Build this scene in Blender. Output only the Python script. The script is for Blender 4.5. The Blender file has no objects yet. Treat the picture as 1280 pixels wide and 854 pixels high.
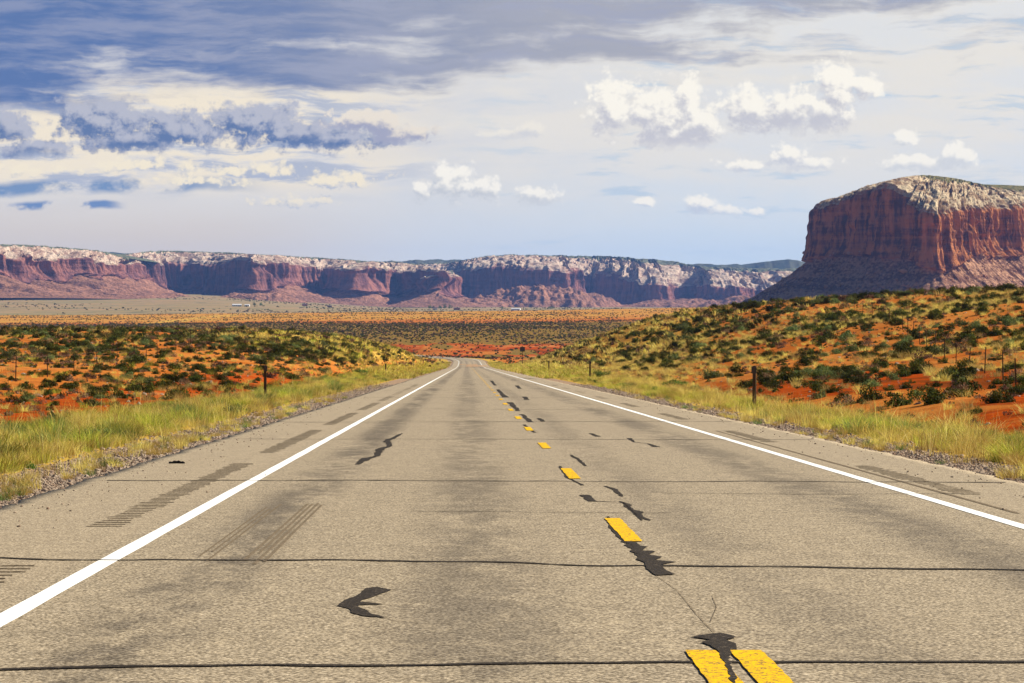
import bpy, bmesh, math, random
import numpy as np
from mathutils import Vector
random.seed(7); RNG = np.random.default_rng(7)
SC = bpy.context.scene
COL = SC.collection
R = math.radians

# ------------------------------------------------------------------ camera
# eye 1.41 m above the road, looking along +Y; F = focal length in photo pixels (about 100 mm)
F = 3600.0; EYE = 1.41; VX = 583.0; HY = 375.0
cam = bpy.data.cameras.new('camera'); camo = bpy.data.objects.new('camera', cam); COL.objects.link(camo)
cam.sensor_width = 36.0; cam.lens = F / 1280.0 * 36.0
camo.location = (0, 0, EYE); camo.rotation_euler = (R(90), 0, 0)
cam.shift_x = (640 - VX) / 1280.0; cam.shift_y = -(427 - HY) / 1280.0
cam.clip_start = 0.1; cam.clip_end = 60000
SC.camera = camo

# ------------------------------------------------------------------ exposure
SC.view_settings.view_transform = 'Standard'; SC.view_settings.look = 'None'
EXPO = 0.88
SC.view_settings.exposure = EXPO; SC.view_settings.gamma = 1.0; SC.view_settings.use_curve_mapping = False
SC.cycles.use_denoising = True
SC.cycles.max_bounces = 5; SC.cycles.diffuse_bounces = 2; SC.cycles.glossy_bounces = 2
SC.cycles.transmission_bounces = 2; SC.cycles.volume_bounces = 0; SC.cycles.transparent_max_bounces = 8

# ------------------------------------------------------------------ sun
SUN_EL, SUN_AZ = R(36), R(69)          # azimuth clockwise from +Y: right, a little beyond the cliffs
sdir = Vector((math.sin(SUN_AZ) * math.cos(SUN_EL), math.cos(SUN_AZ) * math.cos(SUN_EL), math.sin(SUN_EL)))
sl = bpy.data.lights.new('sun', 'SUN'); sl.energy = 5.0; sl.angle = R(0.5); sl.color = (1.0, 0.93, 0.80)
so = bpy.data.objects.new('sun', sl); COL.objects.link(so)
so.rotation_euler = (-sdir).to_track_quat('-Z', 'Y').to_euler(); so.location = (200, 200, 200)

# ------------------------------------------------------------------ node helpers
class S:
    """a node socket with arithmetic"""
    nt = None
    def __init__(s, k): s.k = k
    @staticmethod
    def math(op, *a, clamp=False):
        n = S.nt.nodes.new('ShaderNodeMath'); n.operation = op; n.use_clamp = clamp
        for i, v in enumerate(a): link(v, n.inputs[i])
        return S(n.outputs[0])
    def __add__(s, o): return S.math('ADD', s, o)
    __radd__ = __add__
    def __mul__(s, o): return S.math('MULTIPLY', s, o)
    __rmul__ = __mul__
    def __sub__(s, o): return S.math('SUBTRACT', s, o)
    def __rsub__(s, o): return S.math('SUBTRACT', o, s)
    def __truediv__(s, o): return S.math('DIVIDE', s, o)
def link(v, inp):
    if isinstance(v, S): S.nt.links.new(v.k, inp)
    elif isinstance(v, (tuple, list)):
        v = tuple(v)
        if len(inp.default_value) == 4 and len(v) == 3: v = v + (1,)
        inp.default_value = v
    else: inp.default_value = v
def mx(a, b): return S.math('MAXIMUM', a, b)
def mn(a, b): return S.math('MINIMUM', a, b)
def sstep(x, a, b, o0=0.0, o1=1.0):
    n = S.nt.nodes.new('ShaderNodeMapRange'); n.interpolation_type = 'SMOOTHSTEP'
    if a > b: a, b, o0, o1 = b, a, o1, o0
    link(x, n.inputs[0]); link(a, n.inputs[1]); link(b, n.inputs[2]); link(o0, n.inputs[3]); link(o1, n.inputs[4])
    return S(n.outputs[0])
def cmix(f, a, b, mode='MIX'):
    n = S.nt.nodes.new('ShaderNodeMix'); n.data_type = 'RGBA'; n.blend_type = mode; n.clamp_factor = True
    link(f, n.inputs[0]); link(a, n.inputs[6]); link(b, n.inputs[7])
    return S(n.outputs[2])
def vec(x, y, z=0.0):
    n = S.nt.nodes.new('ShaderNodeCombineXYZ'); link(x, n.inputs[0]); link(y, n.inputs[1]); link(z, n.inputs[2]); return S(n.outputs[0])
def sep(v):
    n = S.nt.nodes.new('ShaderNodeSeparateXYZ'); link(v, n.inputs[0]); return S(n.outputs[0]), S(n.outputs[1]), S(n.outputs[2])
def vmul(v, t):
    n = S.nt.nodes.new('ShaderNodeVectorMath'); n.operation = 'MULTIPLY'; link(v, n.inputs[0]); link(t, n.inputs[1]); return S(n.outputs[0])
def vadd(v, t):
    n = S.nt.nodes.new('ShaderNodeVectorMath'); n.operation = 'ADD'; link(v, n.inputs[0]); link(t, n.inputs[1]); return S(n.outputs[0])
def noise(v, scale, detail=4, rough=0.55, dim='3D', dist=0.0, typ='FBM'):
    n = S.nt.nodes.new('ShaderNodeTexNoise'); n.noise_dimensions = dim; n.noise_type = typ
    link(v, n.inputs['Vector']); n.inputs['Scale'].default_value = scale; n.inputs['Detail'].default_value = detail
    n.inputs['Roughness'].default_value = rough; n.inputs['Distortion'].default_value = dist
    return S(n.outputs[0])
def voro(v, scale, feature='F1', detail=0, dim='3D', out=0, rand=1.0, rough=.5):
    n = S.nt.nodes.new('ShaderNodeTexVoronoi'); n.voronoi_dimensions = dim; n.feature = feature
    link(v, n.inputs['Vector']); n.inputs['Scale'].default_value = scale; n.inputs['Detail'].default_value = detail
    n.inputs['Roughness'].default_value = rough
    n.inputs['Randomness'].default_value = rand
    if feature == 'SMOOTH_F1': n.inputs['Smoothness'].default_value = .5
    return S(n.outputs[out])
def attr(name, out=2):
    n = S.nt.nodes.new('ShaderNodeAttribute'); n.attribute_name = name; return S(n.outputs[out])
def geopos():
    n = S.nt.nodes.new('ShaderNodeNewGeometry'); return S(n.outputs['Position'])
def orand():
    n = S.nt.nodes.new('ShaderNodeObjectInfo'); return S(n.outputs['Random'])
def lin(r, g, b):
    f = lambda c: (c / 255 / 12.92) if c <= 10 else ((c / 255 + .055) / 1.055) ** 2.4
    return (f(r), f(g), f(b))
def new_mat(name):
    m = bpy.data.materials.new(name); m.use_nodes = True; S.nt = m.node_tree
    b = m.node_tree.nodes['Principled BSDF']; b.inputs['Specular IOR Level'].default_value = .0
    b.inputs['Roughness'].default_value = .9
    return m, b
def bump(b, h, strength=.5, dist=.02):
    n = S.nt.nodes.new('ShaderNodeBump'); n.inputs['Strength'].default_value = strength; n.inputs['Distance'].default_value = dist
    link(h, n.inputs['Height']); S.nt.links.new(n.outputs[0], b.inputs['Normal'])
def setc(b, c): link(c, b.inputs['Base Color'])

# ------------------------------------------------------------------ world: Nishita daylight + procedural cloud deck by direction
w = bpy.data.worlds.new('World'); SC.world = w; w.use_nodes = True
S.nt = w.node_tree; nt = w.node_tree
sky = nt.nodes.new('ShaderNodeTexSky'); sky.sky_type = 'NISHITA'; sky.sun_disc = False
sky.sun_elevation = SUN_EL; sky.sun_rotation = SUN_AZ; sky.altitude = 1500; sky.air_density = 1; sky.dust_density = .6
tc = nt.nodes.new('ShaderNodeTexCoord')
dx, dy, dz = sep(S(tc.outputs['Generated']))
rad = S.math('SQRT', dx * dx + dy * dy)
u = S.math('ARCTAN2', dx, dy) * 3.6 + .583
v = .375 - (dz / mx(rad, .001)) * 3.6
E = 2 ** -EXPO
WB = 0.10                                       # strength of the Background node
def sk(r, g, b, m=1.0): return tuple(c * E * m / WB for c in lin(r, g, b))
P = vec(u, v)
wn1 = noise(P, 7, 4, .55, '2D'); wn2 = noise(vadd(P, (5, 9, 0)), 7, 4, .55, '2D')
Pw = vadd(P, vec((wn1 - .5) * .05, (wn2 - .5) * .022))
uw, vw, _ = sep(Pw)
n_str = noise(vmul(Pw, (2.0, 13, 1)), 1.6, 7, .58, '2D')       # streaky stratus
n_str2 = noise(vadd(vmul(Pw, (3.0, 22, 1)), (7, 3, 0)), 2.0, 7, .6, '2D')
n_mid = noise(vadd(vmul(Pw, (1, 1.8, 1)), (2, 8, 0)), 9, 8, .6, '2D')
# clear-sky band: pale blue, warmer and greyer low on the left
base = cmix(sstep(u, .15, .95), sk(214, 212, 210, 1.12), sk(198, 214, 228, 1.15))
base = cmix(sstep(v, .34, .16), base, cmix(sstep(u, .3, 1.0), sk(212, 212, 215, 1.08), sk(220, 223, 227, 1.06)))
base = cmix(sstep(u, .55, .2) * sstep(v, .235, .30) * .85, base, sk(214, 203, 190, 1.1))
# thin veils
veil = sstep(n_str + (n_mid - .5) * .5, .34, .64) * sstep(v, .33, .14)
base = cmix(veil * .85, base, sk(235, 232, 226))
lil = sstep(n_str2 + (n_mid - .5) * .4, .50, .70) * sstep(v, .12, .03); base = cmix(lil * .6, base, sk(190, 192, 202))
blue = sstep(n_str2, .56, .72) * sstep(v, .34, .28) * sstep(u, .5, .75)
base = cmix(blue * .6, base, sk(178, 204, 230))
# cream gaps on the left under the deck
gap = sstep(u, .62, .35) * sstep(v, .08, .13) * sstep(v, .255, .22)
base = cmix(gap * sstep(n_str2 + (n_mid - .5) * .7, .38, .58), base, sk(246, 236, 216))
base = cmix(gap * sstep(n_str2, .52, .36) * .8, base, sk(168, 180, 205))
# low blue bars on the left
bar = sstep(S.math('ABSOLUTE', vw - (.238 - u * .02)), .012, .003) * sstep(uw, .36, .22)
base = cmix(bar * sstep(n_mid, .38, .55) * .9, base, sk(98, 138, 188))
bar2 = sstep(S.math('ABSOLUTE', vw - .258), .007, .002) * sstep(S.math('ABSOLUTE', uw - .08), .09, .05) * sstep(n_mid, .45, .55)
base = cmix(bar2, base, sk(112, 142, 190))
# upper dark deck
a = (.140 - v) * 9 + (.47 - u) * 1.35 + (n_str - .5) * 2.6 + (n_mid - .5) * 1.0
deck = sstep(a, .05, .80) * sstep(vw, .150, .128)
dcol = cmix(sstep(u + (n_str2 - .5) * .5, .05, .75), sk(92, 120, 174), sk(170, 174, 188))
dcol = cmix(sstep(n_str2, .42, .68) * .55, dcol, sk(160, 168, 196))
base = cmix(deck, base, dcol)

_cache = {}
Q0 = vadd(P, vec((wn1 - .5) * .02, (wn2 - .5) * .012))
def fields(L):
    if L in _cache: return _cache[L]
    Q = Q0 if L is None else vadd(Q0, L)
    bill = 1 - voro(vmul(Q, (1, 1.15, 1)), 42, 'SMOOTH_F1', 3, '2D', rough=.62)
    nn = noise(Q, 30, 7, .68, '2D')
    _cache[L] = (Q, bill, nn)
    return _cache[L]
def density(L, blobs, basev, amp=.9):
    Q, bill, nn = fields(L)
    f = None
    for cx, cy, rx, ry in blobs:
        q = vmul(vadd(Q, (-cx, -cy, 0)), (1 / rx, 1 / ry, 0))
        l = S.nt.nodes.new('ShaderNodeVectorMath'); l.operation = 'LENGTH'; link(q, l.inputs[0])
        e = 1 - S(l.outputs['Value'])
        f = e if f is None else mx(f, e)
    d = f * 1.4 + .20 + (bill - .55) * amp * .95 + (nn - .5) * amp * 1.3
    _, qv, _ = sep(Q)
    if basev is not None:
        d = mn(d, (basev - qv) * 28 + (nn - .5) * .9 + .35)
    return d
def cumulus(base, blobs, basev, hi, lo, soft=.62, L=(.006, -.010, 0), amp=.9, lift=.55, opac=1.0):
    Q = Q0
    d0 = density(None, blobs, basev, amp); d1 = density(L, blobs, None, amp)
    _, qv, _ = sep(Q)
    up = sstep(qv, basev, basev - .055)
    lit = sstep(d0 - d1 + (up - .5) * lift, -.55, .50)
    col = cmix(lit, lo, hi)
    return cmix(sstep(d0, 0.0, soft) * opac, base, col)
# dark cumulus of the left
base = cumulus(base, [(.015, .158, .04, .03), (.13, .15, .075, .042), (.215, .165, .10, .035), (.32, .155, .10, .038), (.40, .172, .13, .025), (.05, .188, .06, .018), (.17, .175, .12, .022)],
               .192, sk(186, 190, 206), sk(98, 122, 168), soft=.6, amp=.8, L=(.010, -.008, 0), lift=.1)
base = cumulus(base, [(.47, .152, .075, .022), (.50, .165, .06, .018)], .172, sk(238, 230, 218), sk(166, 170, 194), soft=.5)
# low streaky clouds of the left
base = cumulus(base, [(.05, .215, .09, .014), (.17, .208, .12, .014), (.30, .212, .13, .016), (.43, .226, .09, .016), (.38, .252, .09, .012), (.27, .228, .10, .010)],
               .262, sk(250, 240, 216), sk(182, 192, 212), soft=.9, amp=1.25)
# white cumuli
HI, LO = sk(255, 252, 243), sk(203, 204, 213)
base = cumulus(base, [(0.568, 0.228, 0.041, 0.035), (0.605, 0.238, 0.032, 0.023), (0.535, 0.240, 0.025, 0.019), (0.668, 0.245, 0.047, 0.017)], .255, HI, sk(206, 210, 216), amp=.85, soft=.7)
base = cumulus(base, [(0.765, 0.135, 0.045, 0.049), (0.815, 0.140, 0.062, 0.052), (0.862, 0.118, 0.027, 0.039), (0.875, 0.155, 0.043, 0.035), (0.840, 0.172, 0.079, 0.021)], .180, HI, LO, amp=.75)
base = cumulus(base, [(0.935, 0.135, 0.047, 0.037), (0.990, 0.140, 0.068, 0.039), (1.048, 0.108, 0.043, 0.042), (1.082, 0.112, 0.029, 0.026), (1.030, 0.145, 0.056, 0.030)], .164, HI, LO, amp=.75)
base = cumulus(base, [(0.985, 0.196, 0.034, 0.023), (1.000, 0.204, 0.056, 0.014), (0.935, 0.206, 0.051, 0.010)], .214, HI, sk(208, 212, 222), amp=.9, soft=.75)
base = cumulus(base, [(1.190, 0.196, 0.036, 0.021), (1.150, 0.206, 0.085, 0.014), (1.130, 0.172, 0.023, 0.016)], .216, HI, sk(214, 218, 224), amp=.85, soft=.55, opac=.9)
base = cumulus(base, [(0.805, 0.254, 0.023, 0.010), (0.875, 0.257, 0.032, 0.017), (0.905, 0.263, 0.062, 0.010)], .270, HI, sk(204, 212, 226), amp=.85, soft=.75)
base = cumulus(base, [(0.660, 0.163, 0.028, 0.017), (0.690, 0.205, 0.020, 0.015), (0.640, 0.168, 0.056, 0.009)], .176, sk(244, 240, 230), sk(208, 212, 222), amp=.85, soft=.8, opac=.8)
base = cmix(mx(sstep(u, -.15, -.9), sstep(u, 2.6, 3.6)) * .85, base, sk(112, 124, 152))     # unseen dark cloud added left and behind, to cut ambient light
base = vmul(base, (1.03, 1.0, .945))
band = sstep(v, -.28, -.06)
high = vmul(S(sky.outputs[0]), (.46, .46, .47))
bg = nt.nodes['Background']; bg.inputs[1].default_value = WB
link(cmix(band, high, base), bg.inputs[0])
w.cycles.sampling_method = 'MANUAL'; w.cycles.sample_map_resolution = 512

# ------------------------------------------------------------------ numpy noise
def _hash(ix, iy, seed):
    h = (ix.astype(np.int64) * 374761393 + iy.astype(np.int64) * 668265263 + seed * 1442695041) & 0xFFFFFFFF
    h = ((h ^ (h >> 13)) * 1274126177) & 0xFFFFFFFF
    h = ((h ^ (h >> 15)) * 2246822519) & 0xFFFFFFFF
    return ((h ^ (h >> 16)) & 0xFFFFFF) / float(0xFFFFFF)
def vn(x, y, seed=0):
    x, y = np.broadcast_arrays(np.asarray(x, float), np.asarray(y, float))
    ix, iy = np.floor(x), np.floor(y); fx, fy = x - ix, y - iy
    fx = fx * fx * fx * (fx * (fx * 6 - 15) + 10); fy = fy * fy * fy * (fy * (fy * 6 - 15) + 10)
    a = _hash(ix, iy, seed); b = _hash(ix + 1, iy, seed); c = _hash(ix, iy + 1, seed); d = _hash(ix + 1, iy + 1, seed)
    return (a + (b - a) * fx) * (1 - fy) + (c + (d - c) * fx) * fy
def fbm(x, y, seed=0, octv=4, g=.5):
    t = 0; am = 1; tot = 0
    for k in range(octv):
        t = t + am * vn(x * 2 ** k + 17.3 * k, y * 2 ** k - 9.1 * k, seed + k); tot += am; am *= g
    return t / tot
def ss(x, a, b):
    t = np.clip((x - a) / (b - a), 0, 1); return t * t * (3 - 2 * t)

# ------------------------------------------------------------------ land form (metres, z = 0 at the road under the camera)
def smooth_interp(xs, ys):
    g = np.linspace(xs[0], xs[-1], 3000); y = np.interp(g, xs, ys)
    k = np.hanning(41); k /= k.sum(); yp = np.pad(y, 20, mode='edge')
    lead = g < 0
    y2 = np.convolve(yp, k, 'valid')
    return lambda q: np.interp(q, g, y2)
SL = 78.0 / F
_dip = [(700, 0), (850, .22), (950, .98), (1100, 2.64), (1250, 3.7), (1500, 6.9), (2500, 20), (20000, 20)]
def zroad(Y):
    Y = np.asarray(Y, float)
    return -SL * Y + np.interp(Y, [a for a, b in _dip], [b for a, b in _dip])
def xroad(Y):
    Y = np.asarray(Y, float)
    return 1.115 - 17 * (np.clip(Y - 980, 0, 900) / 280) ** 2.3
PL, PR = 5.65, 5.40        # pavement edge to the left and the right of the centre line
_TL = smooth_interp([-50, 0, 70, 100, 150, 200, 300, 420, 520, 620, 800, 1000, 1200, 1400],
                    [-.9, -.9, -1.6, -2.1, -2.6, -2.4, -2.3, -3.0, -4.1, -6.0, -12.5, -20, -23.6, -24])
_HR = smooth_interp([-50, 0, 300, 450, 600, 700, 850, 1100, 1400], [1.6, 1.6, 2.1, 1.4, -2.6, -7.2, -16, -22.5, -24])
_LR = smooth_interp([-50, 0, 110, 160, 220, 400, 600, 2000], [52, 50, 46, 39, 31, 19, 21, 25])
def land(X, Y, detail=True):
    X = np.asarray(X, float); Y = np.asarray(Y, float)
    zr = zroad(Y); d = X - xroad(Y); uu = X / np.maximum(Y, 40)
    dl = np.maximum(-d - PL - .3, 0); dr = np.maximum(d - PR - .3, 0)
    nz = (fbm(X / 23, Y / 34, 3, 3) - .5) * 2
    n2 = (fbm(X / 5, Y / 7, 9, 3) - .5) * 2
    amp = ss(np.maximum(dl, dr), 2, 22)
    left = zr - .06 + (_TL(Y) - zr) * (1 - np.exp(-(dl / 11) ** 1.25)) * ss(dl, 1.0, 9)
    right = zr - .06 + (_HR(Y) + .9 * ss(uu, .10, .22) - zr) * (1 - np.exp(-(dr / _LR(Y)) ** 1.6))
    ditch = -.42 * np.exp(-((dr - 5.0) / 2.2) ** 2) * ss(-Y, -260, -90)
    near = np.where(d < 0, left, right + ditch) + amp * (nz * .55 + n2 * .13)
    # the far bench and the valley beyond it
    crest_py = np.interp(uu, [-.2, -.162, -.070, .0047, .0325, .0686, .2], [396, 395.7, 392.5, 389.2, 387.8, 385.4, 384])
    fb = np.interp(Y, [1000, 1250, 1330, 1550, 2000, 2600, 3200], [-22.5, -24.2, -24.5, -19.5, -16.2, -13.0, -10.6])
    cz = EYE - (crest_py - HY) / F * 3200
    fb = fb + (cz + 10.6) * ss(Y, 1500, 3200)
    fb = fb + (fbm(X / 160, Y / 260, 31, 4) - .5) * 3.0 * ss(Y, 1300, 1700)
    val = np.interp(Y, [3200, 3900, 4500, 6000, 7500, 9000, 14000], [-14, -26, -20.5, -18, -18, -20, -20])
    vl = np.interp(Y, [3200, 3900, 4500, 5500, 6500, 7500, 14000], [-12, -24, -20, -7, 6, 16, 30])
    t = ss(-uu, .02, .10)
    val = val * (1 - t) + vl * t + (fbm(X / 300, Y / 500, 41, 4) - .5) * 5
    far = fb + (val - fb) * ss(Y, 3250, 3900)
    # the road keeps its own shelf on the far bench
    ap = ss(np.abs(d), 8, 26)
    far2 = (zr - .06) * (1 - ap) + far * ap
    far = np.where(Y < 1750, far2, far)
    z = near + (far - near) * ss(Y, 1020, 1330)
    inside = ss(-np.maximum(d - PR, -d - PL), .05, .5)
    return z - inside * (.10 + Y * .00015) - .02
def gpt(px, py):        # a point of the road plane
    Y = F * EYE / (py - 453.0); return ((px - VX) / F * Y, Y)
def gz(x, y): return float(land(x, y))
def tag(o, label=None, cat=None, group=None, kind=None):
    if label: o['label'] = label
    if cat: o['category'] = cat
    if group: o['group'] = group
    if kind: o['kind'] = kind
    return o
def mesh_obj(name, V, Fc, mat, parent=None, smooth=False, attrs=None, matidx=None):
    me = bpy.data.meshes.new(name)
    V = np.asarray(V, dtype=np.float32)
    if isinstance(Fc, np.ndarray):
        n, k = Fc.shape
        me.vertices.add(len(V)); me.vertices.foreach_set('co', V.ravel())
        me.loops.add(n * k); me.loops.foreach_set('vertex_index', Fc.astype(np.int32).ravel())
        me.polygons.add(n); me.polygons.foreach_set('loop_start', np.arange(0, n * k, k, dtype=np.int32))
        me.update(calc_edges=True); me.validate()
    else:
        me.from_pydata([tuple(map(float, p)) for p in V], [], Fc); me.update()
    for m in (mat if isinstance(mat, (list, tuple)) else [mat]): me.materials.append(m)
    if attrs:
        for an, av in attrs.items():
            at = me.attributes.new(an, 'FLOAT', 'POINT'); at.data.foreach_set('value', np.asarray(av, np.float32).ravel())
    if matidx is not None: me.polygons.foreach_set('material_index', np.asarray(matidx, np.int32))
    if smooth: me.polygons.foreach_set('use_smooth', np.ones(len(me.polygons), bool))
    o = bpy.data.objects.new(name, me); COL.objects.link(o)
    if parent: o.parent = parent
    return o
def grid_faces(nr, nc):
    i = np.arange(nr - 1)[:, None] * nc + np.arange(nc - 1)[None, :]
    return np.stack([i, i + 1, i + nc + 1, i + nc], -1).reshape(-1, 4)

# ------------------------------------------------------------------ ground sheet
def ground_masks(X, Y):
    d = X - xroad(Y); uu = X / np.maximum(Y, 40)
    n1 = fbm(X / 14, Y / 26, 51, 4); n2 = fbm(X / 45, Y / 80, 61, 3)
    px = VX + uu * F
    red = .25 * ss(n1, .5, .75)
    red = np.maximum(red, np.exp(-((d + 13.5) / 4.0) ** 2) * ss(Y, 50, 80) * ss(-Y, -230, -150))
    red = np.maximum(red, ss(Y, 1180, 1300) * ss(-Y, -1640, -1480) * ss(px, 380, 470) * (.30 + .65 * ss(fbm(X / 16, Y / 55, 71, 4), .40, .54)))                   # red slope beyond the dip
    red = np.maximum(red, ss(d, 9, 14) * ss(-d, -38, -24) * ss(Y, 480, 600) * ss(-Y, -1100, -950) * ss(n2, .36, .5))
    red = np.maximum(red, ss(d, 10.5, 13) * ss(-d, -25, -19) * ss(Y, 50, 70) * ss(-Y, -185, -140) * ss(n2 * .6 + n1 * .4, .40, .5))
    gr = np.zeros_like(X)
    gr = np.maximum(gr, ss(-d, 5, 7) * ss(d, -13, -9))
    gr = np.maximum(gr, ss(-d, 9, 14) * ss(d, -42, -22) * ss(Y, 230, 330) * ss(-Y, -1100, -900) * .7)
    gr = np.maximum(gr, ss(d, 5.8, 7) * ss(-d, -13, -10))
    gr = np.maximum(gr, ss(d, 7, 10) * ss(-px, -960, -860) * ss(Y, 140, 240) * ss(-Y, -1200, -1000) * .50)
    gr = np.maximum(gr, ss(d, 17, 22) * ss(n1, .42, .56) * ss(-Y, -330, -240) * .9)
    gr = np.maximum(gr, ss(Y, 2050, 2500) * ss(-Y, -3700, -3500) * .50)
    gr = gr * (1 - red * .8)
    far = ss(Y, 3400, 3900)
    gv = ss(-d, PL - .5, PL - .1) * ss(d, -PL - 1.9, -PL - 1.1) + ss(d, PR - .5, PR - .1) * ss(-d, -PR - 1.6, -PR - .9)
    gv = gv * ss(-Y, -1600, -1300)
    olive = ss(Y, 1400, 1580) * ss(-Y, -2350, -1950) * .95
    olive = np.maximum(olive, ss(Y, 1180, 1300) * ss(-Y, -1600, -1500) * .8 * ss(fbm(X / 13, Y / 60, 73, 4), .53, .62))
    return red, gr, far, gv, olive
m_ground, b = new_mat('desert_soil')
gp = geopos(); gx, gy, gzz = sep(gp)
red, gr, far, gv = attr('red'), attr('grass'), attr('far'), attr('gravel'); ol = attr('olive')
nE = noise(gp, .28, 6, .7); speck = sstep(noise(gp, 2.6, 5, .75), .56, .66)
nA = noise(gp, .9, 6, .65); nB = noise(gp, .06, 6, .6); nC = noise(gp, 9, 4, .6); nD = noise(gp, 45, 3, .6)
soil = cmix(sstep(nB, .38, .62), (.38, .105, .017), (.47, .170, .034))
soil = cmix(sstep(nA, .45, .7) * .7, soil, (.22, .058, .014))
redc = cmix(sstep(nE, .50, .66) * .8, (.0, .0, .0), (.0, .0, .0)) if False else cmix(sstep(nA, .35, .65), (.40, .066, .007), (.24, .036, .006))
soil = cmix(speck * .55, soil, (.085, .05, .016))
c = cmix(sstep(red + (nA - .5) * .7, .25, .6), soil, redc)
grc = cmix(sstep(nA, .35, .65), (.50, .31, .06), (.38, .235, .045)); grc = cmix(speck * .5, grc, (.13, .09, .025))
c = cmix(sstep(gr + (nC - .5) * .8 + (nA - .5) * .5, .3, .65), c, grc)
nF = noise(vmul(gp, (1, .5, 1)), .045, 7, .75)
c = cmix(sstep(nE, .54, .68) * red * .55, c, (.45, .17, .04))
c = cmix(sstep(nF, .52, .62) * red * .8, c, (.47, .20, .06)); c = cmix(sstep(nF, .50, .43) * red * .75, c, (.11, .035, .009))
c = cmix(sstep(ol + (nE - .5) * .9, .3, .6), c, cmix(sstep(nE, .4, .6), (.12, .095, .018), (.24, .12, .028)))
fl = noise(vmul(gp, (1, 4, 1)), .0022, 6, .6); fl2 = noise(gp, .02, 6, .7)
fc = cmix(sstep(fl, .4, .6), (.23, .185, .085), (.31, .20, .10))
fc = cmix(sstep(fl2, .5, .66) * .8, fc, (.085, .10, .05))
c = cmix(far, c, fc)
gc = cmix(sstep(voro(gp, 26), .1, .7), (.44, .32, .21), (.20, .14, .095))
gc = cmix(sstep(nC, .4, .7) * .5, gc, (.38, .21, .12))
c = cmix(sstep(gv + (nC - .5) * .5, .35, .6), c, gc)
setc(b, c); bump(b, nA * 3 + nC * .6 + nD * .15, .8, .06)

ys = [-30.0]
while ys[-1] < 14000:
    y = ys[-1]; ys.append(y + max(.45, abs(y) * .0075) if y < 3200 else y + y * .012)
ys = np.array(ys)
tt = np.linspace(-1, 1, 421); ff = np.sinh(tt * 3.6) / math.sinh(3.6)
tt2 = ff
W_ = 26 + .34 * np.maximum(ys, 0)
GX = xroad(ys)[:, None] * (ys[:, None] < 1900) + tt2[None, :] * 1.0 * W_[:, None]
lin_t = np.linspace(-1, 1, 421)
mixf = .45
GX = xroad(ys)[:, None] * np.clip((1900 - ys[:, None]) / 600, 0, 1) + (tt2 * (1 - mixf) + lin_t * mixf)[None, :] * W_[:, None]
GY = np.repeat(ys[:, None], GX.shape[1], 1)
GZ = land(GX, GY)
rm, gm, fm, vm, om = ground_masks(GX, GY)
ground = mesh_obj('ground', np.stack([GX, GY, GZ], -1).reshape(-1, 3), grid_faces(*GX.shape), m_ground, smooth=True,
                  attrs={'red': rm, 'grass': gm, 'far': fm, 'gravel': vm, 'olive': om})
tag(ground, kind='structure')

# ------------------------------------------------------------------ road
m_road, b = new_mat('worn_asphalt')
gp = geopos(); gx, gy, gzz = sep(gp)
dd = attr('across')                               # metres from the centre line
fine = noise(gp, 38, 5, .85); grain = voro(gp, 44, 'F1'); mott = noise(gp, 5.5, 5, .75); n_l = noise(vmul(gp, (1, .12, 1)), .9, 5, .6); n_m = noise(vmul(gp, (1, .35, 1)), 3.2, 5, .65)
n_b = noise(gp, 18, 5, .7)
c = cmix(sstep(grain, .15, .65), (.47, .375, .245), (.155, .118, .072))
c = cmix(sstep(fine, .50, .66) * .8, c, (.70, .58, .41))
c = cmix(sstep(fine, .46, .36) * .9, c, (.055, .043, .029))
c = cmix(sstep(mott, .50, .66) * .30, c, (.12, .094, .062)); c = cmix(sstep(mott, .46, .36) * .25, c, (.52, .41, .26))
c = cmix(sstep(n_b, .55, .75) * .35, c, (.15, .12, .085))
def track(x0, wd): return sstep(S.math('ABSOLUTE', dd - x0), wd, wd * .15)
tr = track(-2.85, .55) * 1.0 + track(-1.05, .75) * .75 + track(.85, .5) * .45 + track(2.7, .6) * .8
tr = mn(tr, 1.0) * sstep(n_l + (n_m - .5) * .9, .30, .62)
c = cmix(tr * .85, c, vmul(c, (.40, .40, .42)))
c = cmix(sstep(n_l, .55, .75) * .22, c, (.16, .125, .09))
shoulder = mx(sstep(dd, -3.75, -3.95), sstep(dd, 3.75, 3.95))
c = cmix(shoulder * .18, c, (.40, .31, .20))
spots = sstep(voro(gp, .9, 'F1'), .045, .03); c = cmix(spots * .7, c, (.06, .05, .04))
farw = sstep(gy, 150, 600)
setc(b, c); b.inputs['Roughness'].default_value = .82; b.inputs['Specular IOR Level'].default_value = .12
bump(b, grain * -1 + fine * .8, .55, .006)
def ribbon(name, a0, a1, y0, y1, dz_, mat, parent=None, n=None, extra=None, thick=0):
    yy = np.arange(y0, y1 + .001, 1.0) if y1 < 300 else np.linspace(y0, y1, max(3, int((y1 - y0) / 4)))
    if n: yy = np.linspace(y0, y1, n)
    aa = np.linspace(a0, a1, 2 if a1 - a0 < 2 else 45)
    Yg = np.repeat(yy[:, None], len(aa), 1); Ag = np.repeat(aa[None, :], len(yy), 0)
    Xg = xroad(Yg) + Ag; Zg = zroad(Yg) + dz_ + np.clip(Yg - 650, 0, 1e9) * .00004
    return mesh_obj(name, np.stack([Xg, Yg, Zg], -1).reshape(-1, 3), grid_faces(*Xg.shape), mat, parent, attrs={'across': Ag})
yy = np.unique(np.concatenate([np.arange(-25, 160, .4), np.arange(160, 300, 4.0), np.arange(300, 1700, 8.0)]))
aa = np.concatenate([[-PL - .02], np.linspace(-PL, PR, 61), [PR + .02]])
Yg = np.repeat(yy[:, None], len(aa), 1); Ag = np.repeat(aa[None, :], len(yy), 0)
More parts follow.
